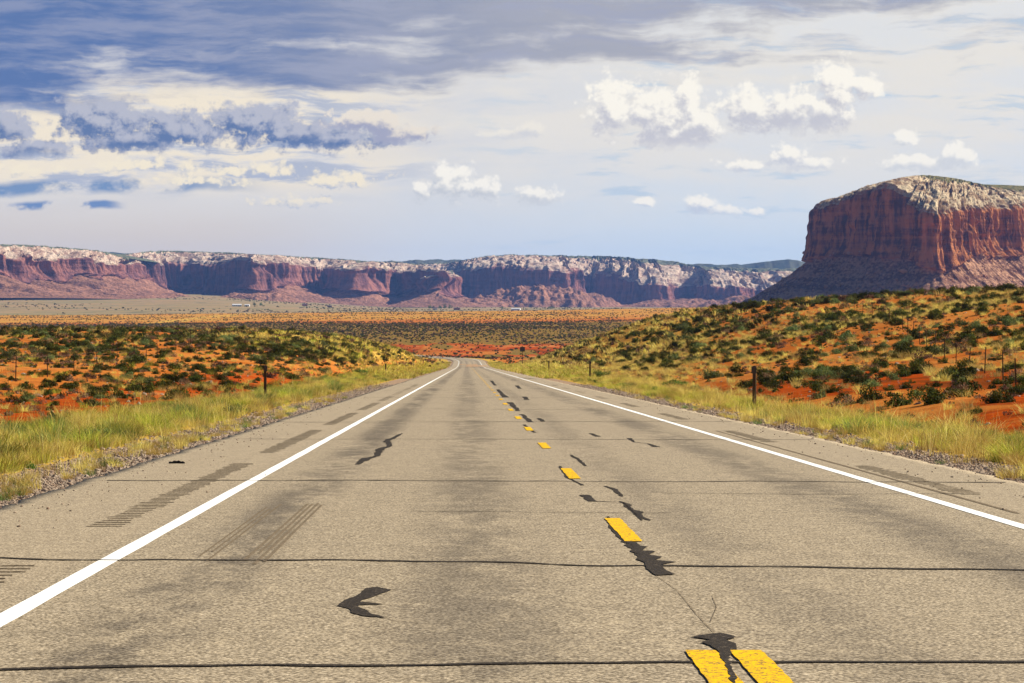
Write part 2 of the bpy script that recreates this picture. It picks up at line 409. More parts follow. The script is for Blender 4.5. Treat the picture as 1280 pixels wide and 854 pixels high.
ed = (fbm(Yg * 1.9, Yg * 0 + 3, 77, 5) - .5) * .22
Ag2 = np.where(Ag < -PL + .2, Ag + ed, np.where(Ag > PR - .2, Ag + ed, Ag))
Zg = zroad(Yg).copy(); Zg[:, 0] -= .09; Zg[:, -1] -= .09
road = mesh_obj('road', np.stack([xroad(Yg) + Ag2, Yg, Zg], -1).reshape(-1, 3), grid_faces(*Yg.shape), m_road, attrs={'across': Ag2})
tag(road, kind='structure')

m_white, b = new_mat('white_road_paint')
gp = geopos(); n1 = noise(gp, 60, 4, .7); n2 = noise(gp, 3, 5, .7)
setc(b, cmix(sstep(n1 + (n2 - .5) * .6, .60, .72), (.80, .79, .75), (.35, .30, .24))); b.inputs['Roughness'].default_value = .6; bump(b, n1, .3, .004)
m_yel, b = new_mat('yellow_road_paint')
gp = geopos(); n1 = noise(gp, 26, 5, .75); n2 = noise(gp, 90, 4, .7)
setc(b, cmix(sstep(n1 + (n2 - .5) * .7, .50, .62), cmix(n2, (.84, .50, .015), (.64, .35, .02)), (.11, .085, .055))); b.inputs['Roughness'].default_value = .6; bump(b, n2, .3, .004)
m_tar, b = new_mat('crack_sealant')
gp = geopos(); n1 = noise(gp, 30, 4, .7)
n2 = noise(gp, 55, 4, .8)
setc(b, cmix(sstep(n2 + (n1 - .5) * .4, .56, .68), cmix(n1, (.012, .009, .006), (.034, .024, .015)), (.17, .13, .085))); b.inputs['Roughness'].default_value = .85; b.inputs['Specular IOR Level'].default_value = .1; bump(b, n1, .4, .006)
m_mark, b = new_mat('dark_mark')
gp = geopos(); n1 = noise(gp, 14, 5, .75)
setc(b, cmix(sstep(n1, .38, .62), (.05, .038, .027), (.19, .145, .095)))
m_skid, b = new_mat('tyre_streak')
gp = geopos(); n1 = noise(gp, 50, 4, .75)
setc(b, cmix(sstep(n1, .35, .62), (.085, .066, .045), (.22, .17, .115)))

def wob(y0, y1, a0, a1, dz_, name, mat, step=1.0, jit=.012, seed=0, parent=None):
    n = max(3, int((y1 - y0) / step)); yy = np.linspace(y0, y1, n)
    V = []
    for k, y in enumerate(yy):
        j0 = (vn(y * 3.1, 0, seed) - .5) * jit * 2; j1 = (vn(y * 3.1, 5, seed) - .5) * jit * 2
        z = float(zroad(y)) + dz_ + max(0, y - 650) * .00004; x = float(xroad(y))
        V += [(x + a0 + j0, y, z), (x + a1 + j1, y, z)]
    Fc = [(2 * k, 2 * k + 1, 2 * k + 3, 2 * k + 2) for k in range(n - 1)]
    return mesh_obj(name, V, Fc, mat, parent)
# edge lines: part of the road surface
wl = 0.135
o = wob(-20, 1500, -3.655 - wl / 2, -3.655 + wl / 2, .004, 'edge_line', m_white, 1.5, .006, 1); o.parent = road
o = wob(-20, 1500, 3.655 - wl / 2, 3.655 + wl / 2, .004, 'edge_line', m_white, 1.5, .006, 2); o.parent = road
# centre dashes
def dash(y0, y1, ac, wd, seed):
    n = 25; V = []; yy = np.linspace(y0, y1, n)
    for k, y in enumerate(yy):
        e = .005 if y < 40 else .01
        j0 = (random.random() - .5) * e * 2; j1 = (random.random() - .5) * e * 2
        V += [(float(xroad(y)) + .20 + ac - wd / 2 + j0, y, float(zroad(y)) + .0075), (float(xroad(y)) + .20 + ac + wd / 2 + j1, y, float(zroad(y)) + .0075)]
    o = mesh_obj('centre_dash', V, [(2 * k, 2 * k + 1, 2 * k + 3, 2 * k + 2) for k in range(n - 1)], m_yel, road)
    return o
# nearest: two strips side by side with a worn seam between
dash(10.6, 14.05, -.175, .15, 1); dash(10.4, 14.05, .045, .155, 2)
y = 22.6
for k in range(78):
    L = 3.35
    dash(y, y + L, .0, .14, 10 + k); y += 12.2
road_xy = lambda px, py: gpt(px, py)
def flat_poly(pts, name, mat, dz_=.0045, px=True, parent=None):
    """a flat patch of sealant lying on the road"""
    P_ = []
    rq = random.Random(len(pts))
    for i, p in enumerate(pts):
        q = pts[(i + 1) % len(pts)]
        for k in range(4):
            t = k / 4; j = 0 if k == 0 else .6
            P_.append(gpt(p[0] + (q[0] - p[0]) * t + rq.uniform(-j, j) * 1.3, p[1] + (q[1] - p[1]) * t + rq.uniform(-j, j) * .5))
    bm = bmesh.new()
    vs = [bm.verts.new((x, y, float(zroad(y)) + dz_)) for x, y in P_]
    f = bm.faces.new(vs); bmesh.ops.triangulate(bm, faces=[f])
    for f in bm.faces:
        f.normal_update()
        if f.normal.z < 0: f.normal_flip()
    me = bpy.data.meshes.new(name); bm.to_mesh(me); bm.free(); me.materials.append(mat)
    o = bpy.data.objects.new(name, me); COL.objects.link(o); o.parent = parent or road
    return o
def snake(pts, wds, name='crack_seal', mat=None, dz_=.0045, px=True, jit=.28, sub=7, seed=0):
    """a sealed crack: a ragged ribbon along a path on the road"""
    P_ = [np.array(gpt(*p) if px else p, float) for p in pts]
    rs = random.Random(seed)
    Q = []; Wd = []
    for i in range(len(P_) - 1):
        for k in range(sub):
            t = k / sub; Q.append(P_[i] * (1 - t) + P_[i + 1] * t); Wd.append(wds[i] * (1 - t) + wds[i + 1] * t)
    Q.append(P_[-1]); Wd.append(wds[-1])
    V = []
    for i, q in enumerate(Q):
        a_ = Q[max(0, i - 1)]; b_ = Q[min(len(Q) - 1, i + 1)]; t = b_ - a_; L = np.hypot(*t) or 1; nrm = np.array([-t[1], t[0]]) / L
        for s_ in (-1, 1):
            p = q + nrm * s_ * Wd[i] * .34 * (1 + (rs.random() - .5) * 2 * jit)
            V.append((p[0], p[1], float(zroad(p[1])) + dz_))
    Fc = [(2 * k, 2 * k + 1, 2 * k + 3, 2 * k + 2) for k in range(len(Q) - 1)]
    o = mesh_obj(name, V, Fc, mat or m_tar, road)
    return o
# transverse sealed cracks
def cross(py_l, py_r, wd, seed, a0=-5.4, a1=5.2, dz_=.0055, amp=1.0, mid=0.0):
    yl, yr = F * EYE / (py_l - 453), F * EYE / (py_r - 453)
    n = 90; V = []
    for k in range(n):
        t = k / (n - 1); a_ = a0 + (a1 - a0) * t
        y = yl + (yr - yl) * t + mid * math.sin(math.pi * t) + (fbm(a_ * .8, seed * 3.3, seed, 4) - .5) * .55 * amp * (yl / 20)
        w_ = wd * (.55 + .9 * fbm(a_ * 3.0, seed, seed + 5, 3)) 
        for s_ in (1, -1):
            yy_ = y + s_ * w_ / 2 * (1 + (random.random() - .5) * .5); x = 1.115 + a_
            V.append((x, yy_, float(zroad(yy_)) + dz_))
    Fc = [(2 * k, 2 * k + 1, 2 * k + 3, 2 * k + 2) for k in range(n - 1)]
    mesh_obj('crack_seal', V, Fc, m_tar, road)
cross(850, 842, .075, 1, mid=.65, a0=-5.4, a1=5.2); cross(697, 722, .085, 2, mid=.25); cross(600.5, 603, .10, 3, amp=.6); cross(549, 550, .10, 4, amp=.4)
cross(528, 527, .16, 5, amp=.3); cross(511, 513, .16, 6, amp=.3, a0=-2.8, a1=3.0); cross(497, 497, .22, 7, amp=.2, a0=-5.2, a1=3.0)
cross(488, 489, .3, 8, amp=.2); cross(481, 480.5, .35, 9, amp=.2); cross(475, 475, .5, 10, amp=.1)
cross(640, 641, .035, 12, a0=-1.6, a1=.8, amp=.6); cross(617, 618, .04, 13, a0=1.0, a1=4.2, amp=.6)
# sealant blots
flat_poly([(421, 758), (430, 751), (444, 746), (452, 741), (457, 736), (472, 734.5), (490, 738), (478, 742), (466, 747), (455, 750), (450, 753), (482, 756), (452, 757), (446, 758), (459, 764), (464, 768), (484, 773), (456, 771), (440, 767), (437, 762)], 'sealant_patch', m_tar)
snake([(447, 581), (456, 574), (472, 570), (474, 562), (487, 558), (484, 551), (503, 542)], [.10, .22, .10, .22, .10, .20, .06], seed=3, jit=.4)
snake([(730, 619), (741, 627), (778, 628), (803, 651)], [.14, .13, .02, .03], seed=5)
snake([(756, 608), (768, 612), (778, 621)], [.05, .09, .05], seed=6, jit=.5)
snake([(775, 627), (784, 631), (788, 637), (797, 640), (800, 646), (812, 651)], [.04, .11, .07, .14, .07, .04], seed=7, jit=.5)
snake([(713, 569), (722, 574), (732, 583)], [.06, .10, .05], seed=8, jit=.5)
snake([(760, 646), (764, 660), (775, 672), (790, 682), (800, 692), (815, 704), (828, 718)], [.03, .05, .06, .13, .13, .10, .12], seed=9, jit=.6, dz_=.0045)
flat_poly([(778, 676), (796, 679), (800, 683), (810, 684), (803, 689), (820, 690), (811, 694), (828, 697), (818, 701), (846, 703), (826, 707), (833, 714), (845, 719), (820, 720), (808, 712), (806, 704), (795, 700), (800, 694), (788, 690), (792, 684)], 'sealant_patch', m_tar, .0065)
flat_poly([(864, 797), (884, 794), (900, 792.5), (914, 795), (920, 798), (908, 801), (920, 806), (921, 813), (912, 822), (900, 824), (898, 815), (888, 808), (876, 804), (888, 801)], 'sealant_patch', m_tar, .0065)
snake([(905, 820), (912, 836), (918, 856)], [.06, .03, .04], seed=10, jit=.7, dz_=.0095)
snake([(700, 583), (708, 596), (728, 607)], [.05, .06, .06], seed=11, jit=.6, dz_=.0045)
snake([(655, 531), (668, 541)], [.10, .10], seed=12, jit=.4, dz_=.0045)
snake([(738, 542), (748, 546)], [.12, .16], seed=13)
snake([(786, 548), (793, 553), (811, 555), (821, 559)], [.14, .05, .05, .2], seed=14, jit=.4)
snake([(674, 523), (679, 527)], [.16, .16], seed=15); snake([(655, 496), (659, 500)], [.3, .3], seed=16)
snake([(646, 482), (650, 486)], [.35, .3], seed=17); snake([(622, 487), (632, 497)], [.3, .3], seed=18, jit=.5); snake([(614, 476), (619, 482)], [.3, .3], seed=19)
snake([(637, 503), (648, 514)], [.25, .2], seed=20, jit=.5); snake([(652, 518), (664, 528)], [.2, .15], seed=26, jit=.5)
snake([(650, 472.5), (668, 473.5)], [.8, .8], seed=21)
# thin unsealed cracks
for k, (pts) in enumerate([[(890, 745), (896, 760), (888, 778)], [(820, 720), (846, 738), (872, 770), (893, 792)],
                           [(480, 772), (500, 779), (530, 777)], [(575, 625), (640, 622), (700, 628)], [(640, 735), (680, 742)]]):
    snake(pts, [.006] * len(pts), 'hairline_crack', seed=40 + k, dz_=.0035, mat=m_skid, jit=.8)
# ground-in rumble strips on the shoulders
def rumble(a0, a1, y0, y1):
    V, Fc = [], []
    y = y0
    while y < y1:
        z = float(zroad(y)); x = float(xroad(y)); wv = (random.random() - .6) * .07
        k = len(V); V += [(x + a0 - wv, y, z + .003), (x + a1 + wv, y + .02, z + .003), (x + a1 + wv - .02, y + .11, float(zroad(y + .11)) + .003), (x + a0 - wv + .02, y + .10, float(zroad(y + .10)) + .003)]
        Fc.append((k, k + 1, k + 2, k + 3)); y += .29 + random.random() * .02
    o = mesh_obj('rumble_strip', V, Fc, m_mark, road)
for k in range(9):
    y0 = 4.6 + 20.1 * k
    rumble(-4.38, -4.07, y0, y0 + 15.3)
    rumble(4.12, 4.42, y0 + 6, y0 + 14.5)
# tyre streaks
def streak(a0, a1, y0, y1, n=3, wd=.03):
    for k in range(n):
        t = (k + .5) / n; a_ = a0 + (a1 - a0) * t
        wob(y0 + random.random() * 1.2, y1 - random.random() * 1.2, a_ - wd / 2, a_ + wd / 2, .0036 + k * .0001, 'tyre_streak', m_skid, 1.2, wd * .12, 60 + k, road)
streak(-2.72, -2.52, 20.1, 29.2, 4, .026); streak(-3.08, -2.93, 20.3, 28.6, 3, .018)
streak(3.95, 4.1, 26, 60, 1, .05)
# reddish sheets across the dip: the heat mirage's reflection, painted as colour
m_mirage, b = new_mat('mirage_tint')
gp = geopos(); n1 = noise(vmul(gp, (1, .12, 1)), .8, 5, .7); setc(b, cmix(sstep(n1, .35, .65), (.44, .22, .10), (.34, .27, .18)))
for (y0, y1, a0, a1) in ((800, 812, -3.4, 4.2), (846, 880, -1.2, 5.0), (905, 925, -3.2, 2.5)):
    ribbon('mirage_strip', a0, a1, y0, y1, .02, m_mirage, road)
wobm = ribbon('dark_band', -4.8, 4.9, 744, 750, .016, m_mark, road)  # dark sheet across the pavement, nearer than the mirage strips

# a strip of blown tyre lying on the left shoulder
m_rubber, b = new_mat('black_rubber'); b.inputs['Base Color'].default_value = (.02, .018, .016, 1); b.inputs['Roughness'].default_value = .6
def tyre_scrap():
    (x0, y0), (x1, y1) = gpt(211, 579.5), gpt(231, 579.5)
    n = 14; V = []; Fc = []
    for k in range(n):
        t = k / (n - 1); x = x0 + (x1 - x0) * t; y = y0 + math.sin(t * 3.1) * .05
        wd = .045 * (.5 + math.sin(t * math.pi) ** .5 * .8); h = .022 + .018 * math.sin(t * math.pi) + .006 * math.sin(t * 23)
        z = float(zroad(y))
        V += [(x, y - wd, z + .001), (x, y - wd * .7, z + h), (x, y + wd * .7, z + h * .8), (x, y + wd, z + .001)]
    for k in range(n - 1):
        for j in range(4): Fc.append((4 * k + j, 4 * k + (j + 1) % 4, 4 * k + 4 + (j + 1) % 4, 4 * k + 4 + j))
    Fc += [(0, 1, 2, 3), (4 * n - 1, 4 * n - 2, 4 * n - 3, 4 * n - 4)]
    o = mesh_obj('tyre_scrap', V, Fc, m_rubber)
    tag(o, 'black strip of torn tyre rubber lying on the left shoulder', 'tyre scrap')
tyre_scrap()

# ------------------------------------------------------------------ plants: sources
def leaf_cloud(n, rx, rz, size, seed, lumps=7, inner=.5, stemn=0, upright=.3):
    """many small leaf faces spread through a lumpy dome; returns verts, quads, tint"""
    r = np.random.default_rng(seed)
    lc = np.stack([r.normal(0, .42, lumps), r.normal(0, .42, lumps), np.abs(r.normal(.35, .25, lumps))], -1)
    lr = r.uniform(.38, .62, lumps)
    k = r.integers(0, lumps, n)
    dv = r.normal(0, 1, (n, 3)); dv /= np.linalg.norm(dv, axis=1, keepdims=True)
    rad_ = lr[k] * (inner + (1 - inner) * r.random(n) ** .6)
    c = lc[k] + dv * rad_[:, None]
    c[:, 2] = np.abs(c[:, 2])
    mxx = np.percentile(np.abs(c[:, :2]), 97); mz = np.percentile(c[:, 2], 97)
    c[:, :2] *= rx / mxx; c[:, 2] *= rz / mz
    nn = dv + r.normal(0, .5, (n, 3)); nn /= np.linalg.norm(nn, axis=1, keepdims=True)
    up = np.array([0, 0, 1.0]) + r.normal(0, .6, (n, 3)) + dv * .5
    t1 = np.cross(nn, up); t1 /= np.linalg.norm(t1, axis=1, keepdims=True) + 1e-9
    t2 = np.cross(nn, t1)
    s = size * r.uniform(.55, 1.25, n)[:, None]
    a_, b_ = t1 * s * .35, t2 * s
    V = np.stack([c - b_, c + a_ * 1.0, c + b_, c - a_ * 1.0], 1).reshape(-1, 3)
    V[:, 2] = np.maximum(V[:, 2], -.03)
    Fc = np.arange(n * 4).reshape(n, 4)
    tint = np.repeat(np.clip(.5 + r.normal(0, .22, n) + (r.random(lumps)[k] - .5) * .5, 0, 1), 4)
    return V, Fc, tint
def blades(n, spread, h, wd, seed, lean=.5):
    r = np.random.default_rng(seed)
    bx = r.normal(0, spread, n); by = r.normal(0, spread, n)
    ang = np.arctan2(by, bx) + r.normal(0, .9, n); le = np.abs(r.normal(lean, .25, n)) * h
    hh = h * r.uniform(.45, 1.1, n)
    ox, oy = np.cos(ang), np.sin(ang); pa = r.uniform(0, math.pi, n); wx, wy = np.cos(pa) * wd / 2, np.sin(pa) * wd / 2
    rows = []
    for t, ww in ((0, 1.0), (.5, .8), (1, .12)):
        x = bx + ox * le * t ** 1.8; y = by + oy * le * t ** 1.8; z = hh * (t - .12 * t * t) - (.05 if t == 0 else 0)
        rows += [np.stack([x - wx * ww, y - wy * ww, z], -1), np.stack([x + wx * ww, y + wy * ww, z], -1)]
    V = np.stack(rows, 1).reshape(-1, 3)
    i = np.arange(n)[:, None] * 6
    Fc = np.concatenate([i + np.array([[0, 1, 3, 2]]), i + np.array([[2, 3, 5, 4]])])
    tint = np.repeat(np.clip(.5 + r.normal(0, .25, n), 0, 1), 6)
    return V, Fc, tint
def leaf_mat(name, dark, mid, light, trans=.25):
    m, b = new_mat(name)
    t = attr('tint'); r = orand()
    c = cmix(sstep(t, .2, .55), dark, mid); c = cmix(sstep(t, .6, .95), c, light)
    hsv = S.nt.nodes.new('ShaderNodeHueSaturation'); link(c, hsv.inputs['Color']); link(r * .05 + .475, hsv.inputs['Hue']); link(r * .85 + .55, hsv.inputs['Value'])
    setc(b, S(hsv.outputs[0])); b.inputs['Roughness'].default_value = .75; b.inputs['Specular IOR Level'].default_value = .04
    tr = S.nt.nodes.new('ShaderNodeBsdfTranslucent'); S.nt.links.new(hsv.outputs[0], tr.inputs['Color'])
    mxs = S.nt.nodes.new('ShaderNodeMixShader'); mxs.inputs[0].default_value = trans
    S.nt.links.new(b.outputs[0], mxs.inputs[1]); S.nt.links.new(tr.outputs[0], mxs.inputs[2])
    S.nt.links.new(mxs.outputs[0], m.node_tree.nodes['Material Output'].inputs['Surface'])
    return m
M_dark = leaf_mat('dark_shrub_leaf', (.018, .024, .004), (.048, .056, .008), (.15, .145, .022))
M_olive = leaf_mat('far_brush_leaf', (.045, .050, .006), (.095, .095, .012), (.20, .17, .03))
M_sage = leaf_mat('sage_leaf', (.06, .08, .025), (.15, .18, .055), (.29, .31, .10))
M_green = leaf_mat('green_bush_leaf', (.035, .075, .012), (.08, .15, .022), (.20, .27, .05))
M_brown = leaf_mat('dry_twig', (.10, .05, .03), (.22, .12, .07), (.36, .23, .13))
M_grey = leaf_mat('grey_dead_brush', (.16, .11, .09), (.30, .23, .18), (.46, .38, .30))
M_straw = leaf_mat('straw_blade', (.36, .25, .05), (.64, .48, .12), (.82, .68, .25), .35)
M_lime = leaf_mat('yellow_green_blade', (.18, .19, .02), (.44, .42, .05), (.72, .63, .12), .35)
M_gbl = leaf_mat('green_blade', (.05, .09, .02), (.14, .21, .05), (.34, .38, .11), .35)
def src_leaf(name, seed, n, rx, rz, size, mat, **k):
    V, Fc, t = leaf_cloud(n, rx, rz, size, seed, **k); o = mesh_obj(name, V, Fc, mat, attrs={'tint': t}); COL.objects.unlink(o); return o
def src_blade(name, seed, n, sp, h, wd, mat, lean=.5):
    V, Fc, t = blades(n, sp, h, wd, seed, lean); o = mesh_obj(name, V, Fc, mat, attrs={'tint': t}); COL.objects.unlink(o); return o
dark_src = [src_leaf('shrub', 100 + k, 1100, .5, .42, .055, M_dark, lumps=9, inner=.35) for k in range(6)]
brown_src = [src_leaf('dry_shrub', 120 + k, 500, .5, .40, .06, M_brown, lumps=8, inner=.2) for k in range(3)]
sage_src = [src_leaf('sagebrush', 130 + k, 1100, .5, .42, .055, M_sage, lumps=9, inner=.35) for k in range(3)]
green_src = [src_leaf('bush', 140 + k, 1500, .5, .48, .05, M_green, lumps=11, inner=.3) for k in range(4)]
far_src = [src_leaf('far_shrub', 150 + k, 60, .5, .42, .26, M_olive, lumps=4, inner=.3) for k in range(4)]
farb_src = [src_leaf('far_dry_shrub', 160 + k, 60, .5, .40, .26, M_brown, lumps=4, inner=.3) for k in range(2)]
dark2_src = [src_leaf('low_scrub', 155 + k, 90, .5, .42, .16, M_dark, lumps=5, inner=.3) for k in range(3)]
brown2_src = [src_leaf('low_dry_scrub', 165 + k, 80, .5, .40, .16, M_brown, lumps=5, inner=.3) for k in range(2)]
straw_src = [src_blade('straw_tuft', 170 + k, 90, .10, .42, .011, M_straw, .55) for k in range(4)]
lime_src = [src_blade('lime_tuft', 180 + k, 100, .11, .45, .010, M_lime, .5) for k in range(4)]
clump_l = [src_blade('lime_clump', 220 + k, 330, .17, .52, .010, M_lime, .75) for k in range(3)]
clump_g = [src_blade('green_clump', 225 + k, 330, .17, .52, .010, M_gbl, .7) for k in range(3)]
clump_s = [src_blade('straw_clump', 230 + k, 280, .17, .46, .010, M_straw, .8) for k in range(3)]
gbl_src = [src_blade('green_tuft', 190 + k, 90, .10, .42, .010, M_gbl, .45) for k in range(3)]
fstraw_src = [src_blade('far_straw_tuft', 200 + k, 26, .22, .42, .06, M_straw, .6) for k in range(3)]
flime_src = [src_blade('far_lime_tuft', 210 + k, 26, .22, .42, .06, M_lime, .6) for k in range(3)]

def scatter(name, srcs, X, Y, sc, zoff=0.0, tilt=.12, kind='stuff', seed=1, surf=None, label=None, cat=None, squash=.2):
    r = np.random.default_rng(seed); n = len(X)
    Z = land(X, Y) if surf is None else surf(X, Y)
    c_ = bpy.data.collections.new(name + '_kinds')
    for s_ in srcs: c_.objects.link(s_)
    me = bpy.data.meshes.new(name); me.vertices.add(n); me.vertices.foreach_set('co', np.stack([X, Y, Z + zoff], -1).astype(np.float32).ravel())
    at = me.attributes.new('rot', 'FLOAT_VECTOR', 'POINT'); at.data.foreach_set('vector', np.stack([r.normal(0, tilt, n), r.normal(0, tilt, n), r.uniform(0, 6.283, n)], -1).astype(np.float32).ravel())
    s3 = np.stack([sc, sc, sc * r.uniform(1 - squash, 1 + squash, n)], -1)
    at = me.attributes.new('scl', 'FLOAT_VECTOR', 'POINT'); at.data.foreach_set('vector', s3.astype(np.float32).ravel())
    at = me.attributes.new('idx', 'INT', 'POINT'); at.data.foreach_set('value', r.integers(0, len(srcs), n).astype(np.int32))
    o = bpy.data.objects.new(name, me); COL.objects.link(o)
    ng = bpy.data.node_groups.new(name, 'GeometryNodeTree')
    ng.interface.new_socket('Geometry', in_out='INPUT', socket_type='NodeSocketGeometry'); ng.interface.new_socket('Geometry', in_out='OUTPUT', socket_type='NodeSocketGeometry')
    gi = ng.nodes.new('NodeGroupInput'); go = ng.nodes.new('NodeGroupOutput')
    iop = ng.nodes.new('GeometryNodeInstanceOnPoints'); ci = ng.nodes.new('GeometryNodeCollectionInfo')
    ci.inputs['Collection'].default_value = c_; ci.inputs['Separate Children'].default_value = True; ci.inputs['Reset Children'].default_value = True
    iop.inputs['Pick Instance'].default_value = True
    def na(nm, dt):
        q = ng.nodes.new('GeometryNodeInputNamedAttribute'); q.data_type = dt; q.inputs[0].default_value = nm; return q.outputs[0]
    ng.links.new(gi.outputs[0], iop.inputs['Points']); ng.links.new(ci.outputs[0], iop.inputs['Instance'])
    ng.links.new(na('idx', 'INT'), iop.inputs['Instance Index']); ng.links.new(na('scl', 'FLOAT_VECTOR'), iop.inputs['Scale'])
    ng.links.new(na('rot', 'FLOAT_VECTOR'), iop.inputs['Rotation']); ng.links.new(iop.outputs[0], go.inputs[0])
    md = o.modifiers.new('scatter', 'NODES'); md.node_group = ng
    if kind: o['kind'] = kind
    if label: tag(o, label, cat)
    return o
def fan(n, y0, y1, u0, u1, pad=4, seed=0, pw=1.0):
    """n points of even density on the ground between two distances and two bearings"""
    r = np.random.default_rng(seed)
    a0, a1 = y0 ** (pw + 1), y1 ** (pw + 1)
    Y = (a0 + (a1 - a0) * r.random(n)) ** (1 / (pw + 1))
    t = r.random(n)
    X = (u0 * Y - pad) * (1 - t) + (u1 * Y + pad) * t
    return X, Y, r
U0, U1 = -.180, .212

# ------------------------------------------------------------------ shrubs one can count
def dl_dr(X, Y):
    d = X - xroad(Y); return -d, d
def shrub_set(seed, n, y0, y1, u0, u1, keep):
    X, Y, r = fan(n, y0, y1, u0, u1, 3, seed); k = keep(X, Y, r); return X[k], Y[k], r
def keep_left(X, Y, r):
    l, _ = dl_dr(X, Y); n_ = fbm(X / 11, Y / 20, 201, 3)
    dens = ss(l, 10.5, 15) * (.35 + .65 * ss(n_, .38, .55)) * (1 - .55 * ss(Y, 280, 380) * ss(-l, -60, -25))
    return r.random(len(X)) < dens
def keep_right(X, Y, r):
    _, d = dl_dr(X, Y); n_ = fbm(X / 9, Y / 22, 211, 3); px = VX + X / Y * F
    dens = ss(d, 9.5, 16) * (.25 + .75 * ss(n_, .40, .56)) * (.45 + .55 * ss(px, 760, 980))
    return r.random(len(X)) < dens
Xl, Yl, _ = shrub_set(301, 15000, 62, 680, -.175, -.004, keep_left)
Xr, Yr, _ = shrub_set(302, 11500, 62, 660, .005, .206, keep_right)
print('shrubs', len(Xl), len(Xr))
placed = 0
def copy_at(src, name, x, y, sc, rz, label, cat, group, tz=1.0, dz_=-.03):
    c_ = src.copy(); c_.name = name; COL.objects.link(c_)
    c_.location = (x, y, gz(x, y) + dz_); c_.scale = (sc, sc, sc * tz); c_.rotation_euler = (0, 0, rz)
    tag(c_, label, cat, group); return c_
def spread(X, Y, nmax, sidelabel, side, seed, big=1.0):
    r = np.random.default_rng(seed)
    sc = np.clip(r.lognormal(-.12, .38, len(X)), .35, 1.7) * (.58 + .22 * ss(Y, 100, 350)) * big
    o = np.argsort(-(sc / Y)); near = o[:nmax]; rest = o[nmax:]
    kinds = r.random(len(X))
    for i in near:
        k = kinds[i]
        if k < .74: s_, nm, lb, cat, grp = dark_src[r.integers(0, 6)], 'shrub', 'low dark green rounded shrub on the ' + sidelabel, 'shrub', 'dark green shrubs on the ' + side
        elif k < .86: s_, nm, lb, cat, grp = brown_src[r.integers(0, 3)], 'dry_shrub', 'low dry reddish brown shrub on the ' + sidelabel, 'dry shrub', 'dry brown shrubs on the ' + side
        else: s_, nm, lb, cat, grp = sage_src[r.integers(0, 3)], 'sagebrush', 'low pale grey-green sagebrush on the ' + sidelabel, 'sagebrush', 'pale sagebrush on the ' + side
        copy_at(s_, nm, X[i], Y[i], sc[i], r.random() * 6.28, lb, cat, grp, r.uniform(.75, 1.1))
    return X[rest], Y[rest], sc[rest]
xl2, yl2, sl2 = spread(Xl, Yl, 150, 'flat red ground left of the road', 'left flat', 11)
xr2, yr2, sr2 = spread(Xr, Yr, 150, 'red hillside right of the road', 'right hillside', 12, 1.3)
scatter('small_shrubs', dark_src + brown_src[:1] + sage_src[:1], np.r_[xl2, xr2], np.r_[yl2, yr2], np.r_[sl2, sr2], -.03, seed=21,
        label='many small dark shrubs scattered over the slopes on both sides', cat='shrubs')
# verge bushes one can point to
def base_from_px(px, py, lo=30, hi=700):
    u_ = (px - VX) / F; best = None
    Y = np.linspace(lo, hi, 4000); z = land(u_ * Y, Y); p = HY + F * (EYE - z) / Y
    i = np.where(p <= py)[0]
    i = i[0] if len(i) else len(Y) - 1
    return u_ * Y[i], Y[i]
for (px, py, wpx, src, nm, lb, cat) in [
    (383, 499, 19, green_src[0], 'bush', 'round bright green bush at the left gravel edge beyond the tall dark post', 'bush'),
    (122, 552, 50, sage_src[0], 'bush', 'large pale green bush in the left verge grass near the picture edge', 'bush'),
    (100, 560, 44, green_src[1], 'bush', 'dark green leafy clump growing in the middle of the left verge grass', 'bush'),
    (38, 586, 26, green_src[2], 'bush', 'small dark green clump where the left verge grass meets the gravel', 'bush'),
    (288, 520, 34, sage_src[1], 'bush', 'grey-green bush in left verge grass before the tall dark post', 'bush'),
    (450, 468, 17, green_src[3], 'bush', 'small green bush beside the second left marker post', 'bush'),
    (752, 473, 24, green_src[0], 'bush', 'dense green bush just right of the middle marker post', 'bush'),
    (741, 479, 13, green_src[1], 'bush', 'small green bush at the foot of the middle marker post', 'bush'),
    (698, 471, 12, green_src[2], 'bush', 'small green bush between two marker posts right of the road', 'bush'),
    (723, 477, 13, sage_src[2], 'bush', 'small grey-green bush on the right verge before the middle post', 'bush'),
    (845, 485, 26, green_src[3], 'bush', 'wide green bush on right verge between middle and tall posts', 'bush'),
    (818, 492, 20, green_src[1], 'bush', 'low green bush at right gravel edge left of the tall post', 'bush'),
    (870, 487, 16, sage_src[0], 'bush', 'pale sage bush on right verge left of the tall post', 'bush'),
    (1062, 540, 34, brown_src[0], 'dry_bush', 'grey-brown dead bush in the right verge grass', 'dry bush'),
    (1110, 552, 22, green_src[2], 'bush', 'small dark green bush in right verge beyond the dead bush', 'bush'),
    (1228, 566, 30, green_src[0], 'bush', 'green bush in right verge grass near the picture edge', 'bush')]:
    x, y = base_from_px(px, py); c_ = copy_at(src, nm, x, y, wpx / F * y, px * .7, lb, cat, None, .8)
    if cat == 'dry bush': c_.data = c_.data.copy(); c_.data.materials[0] = M_grey

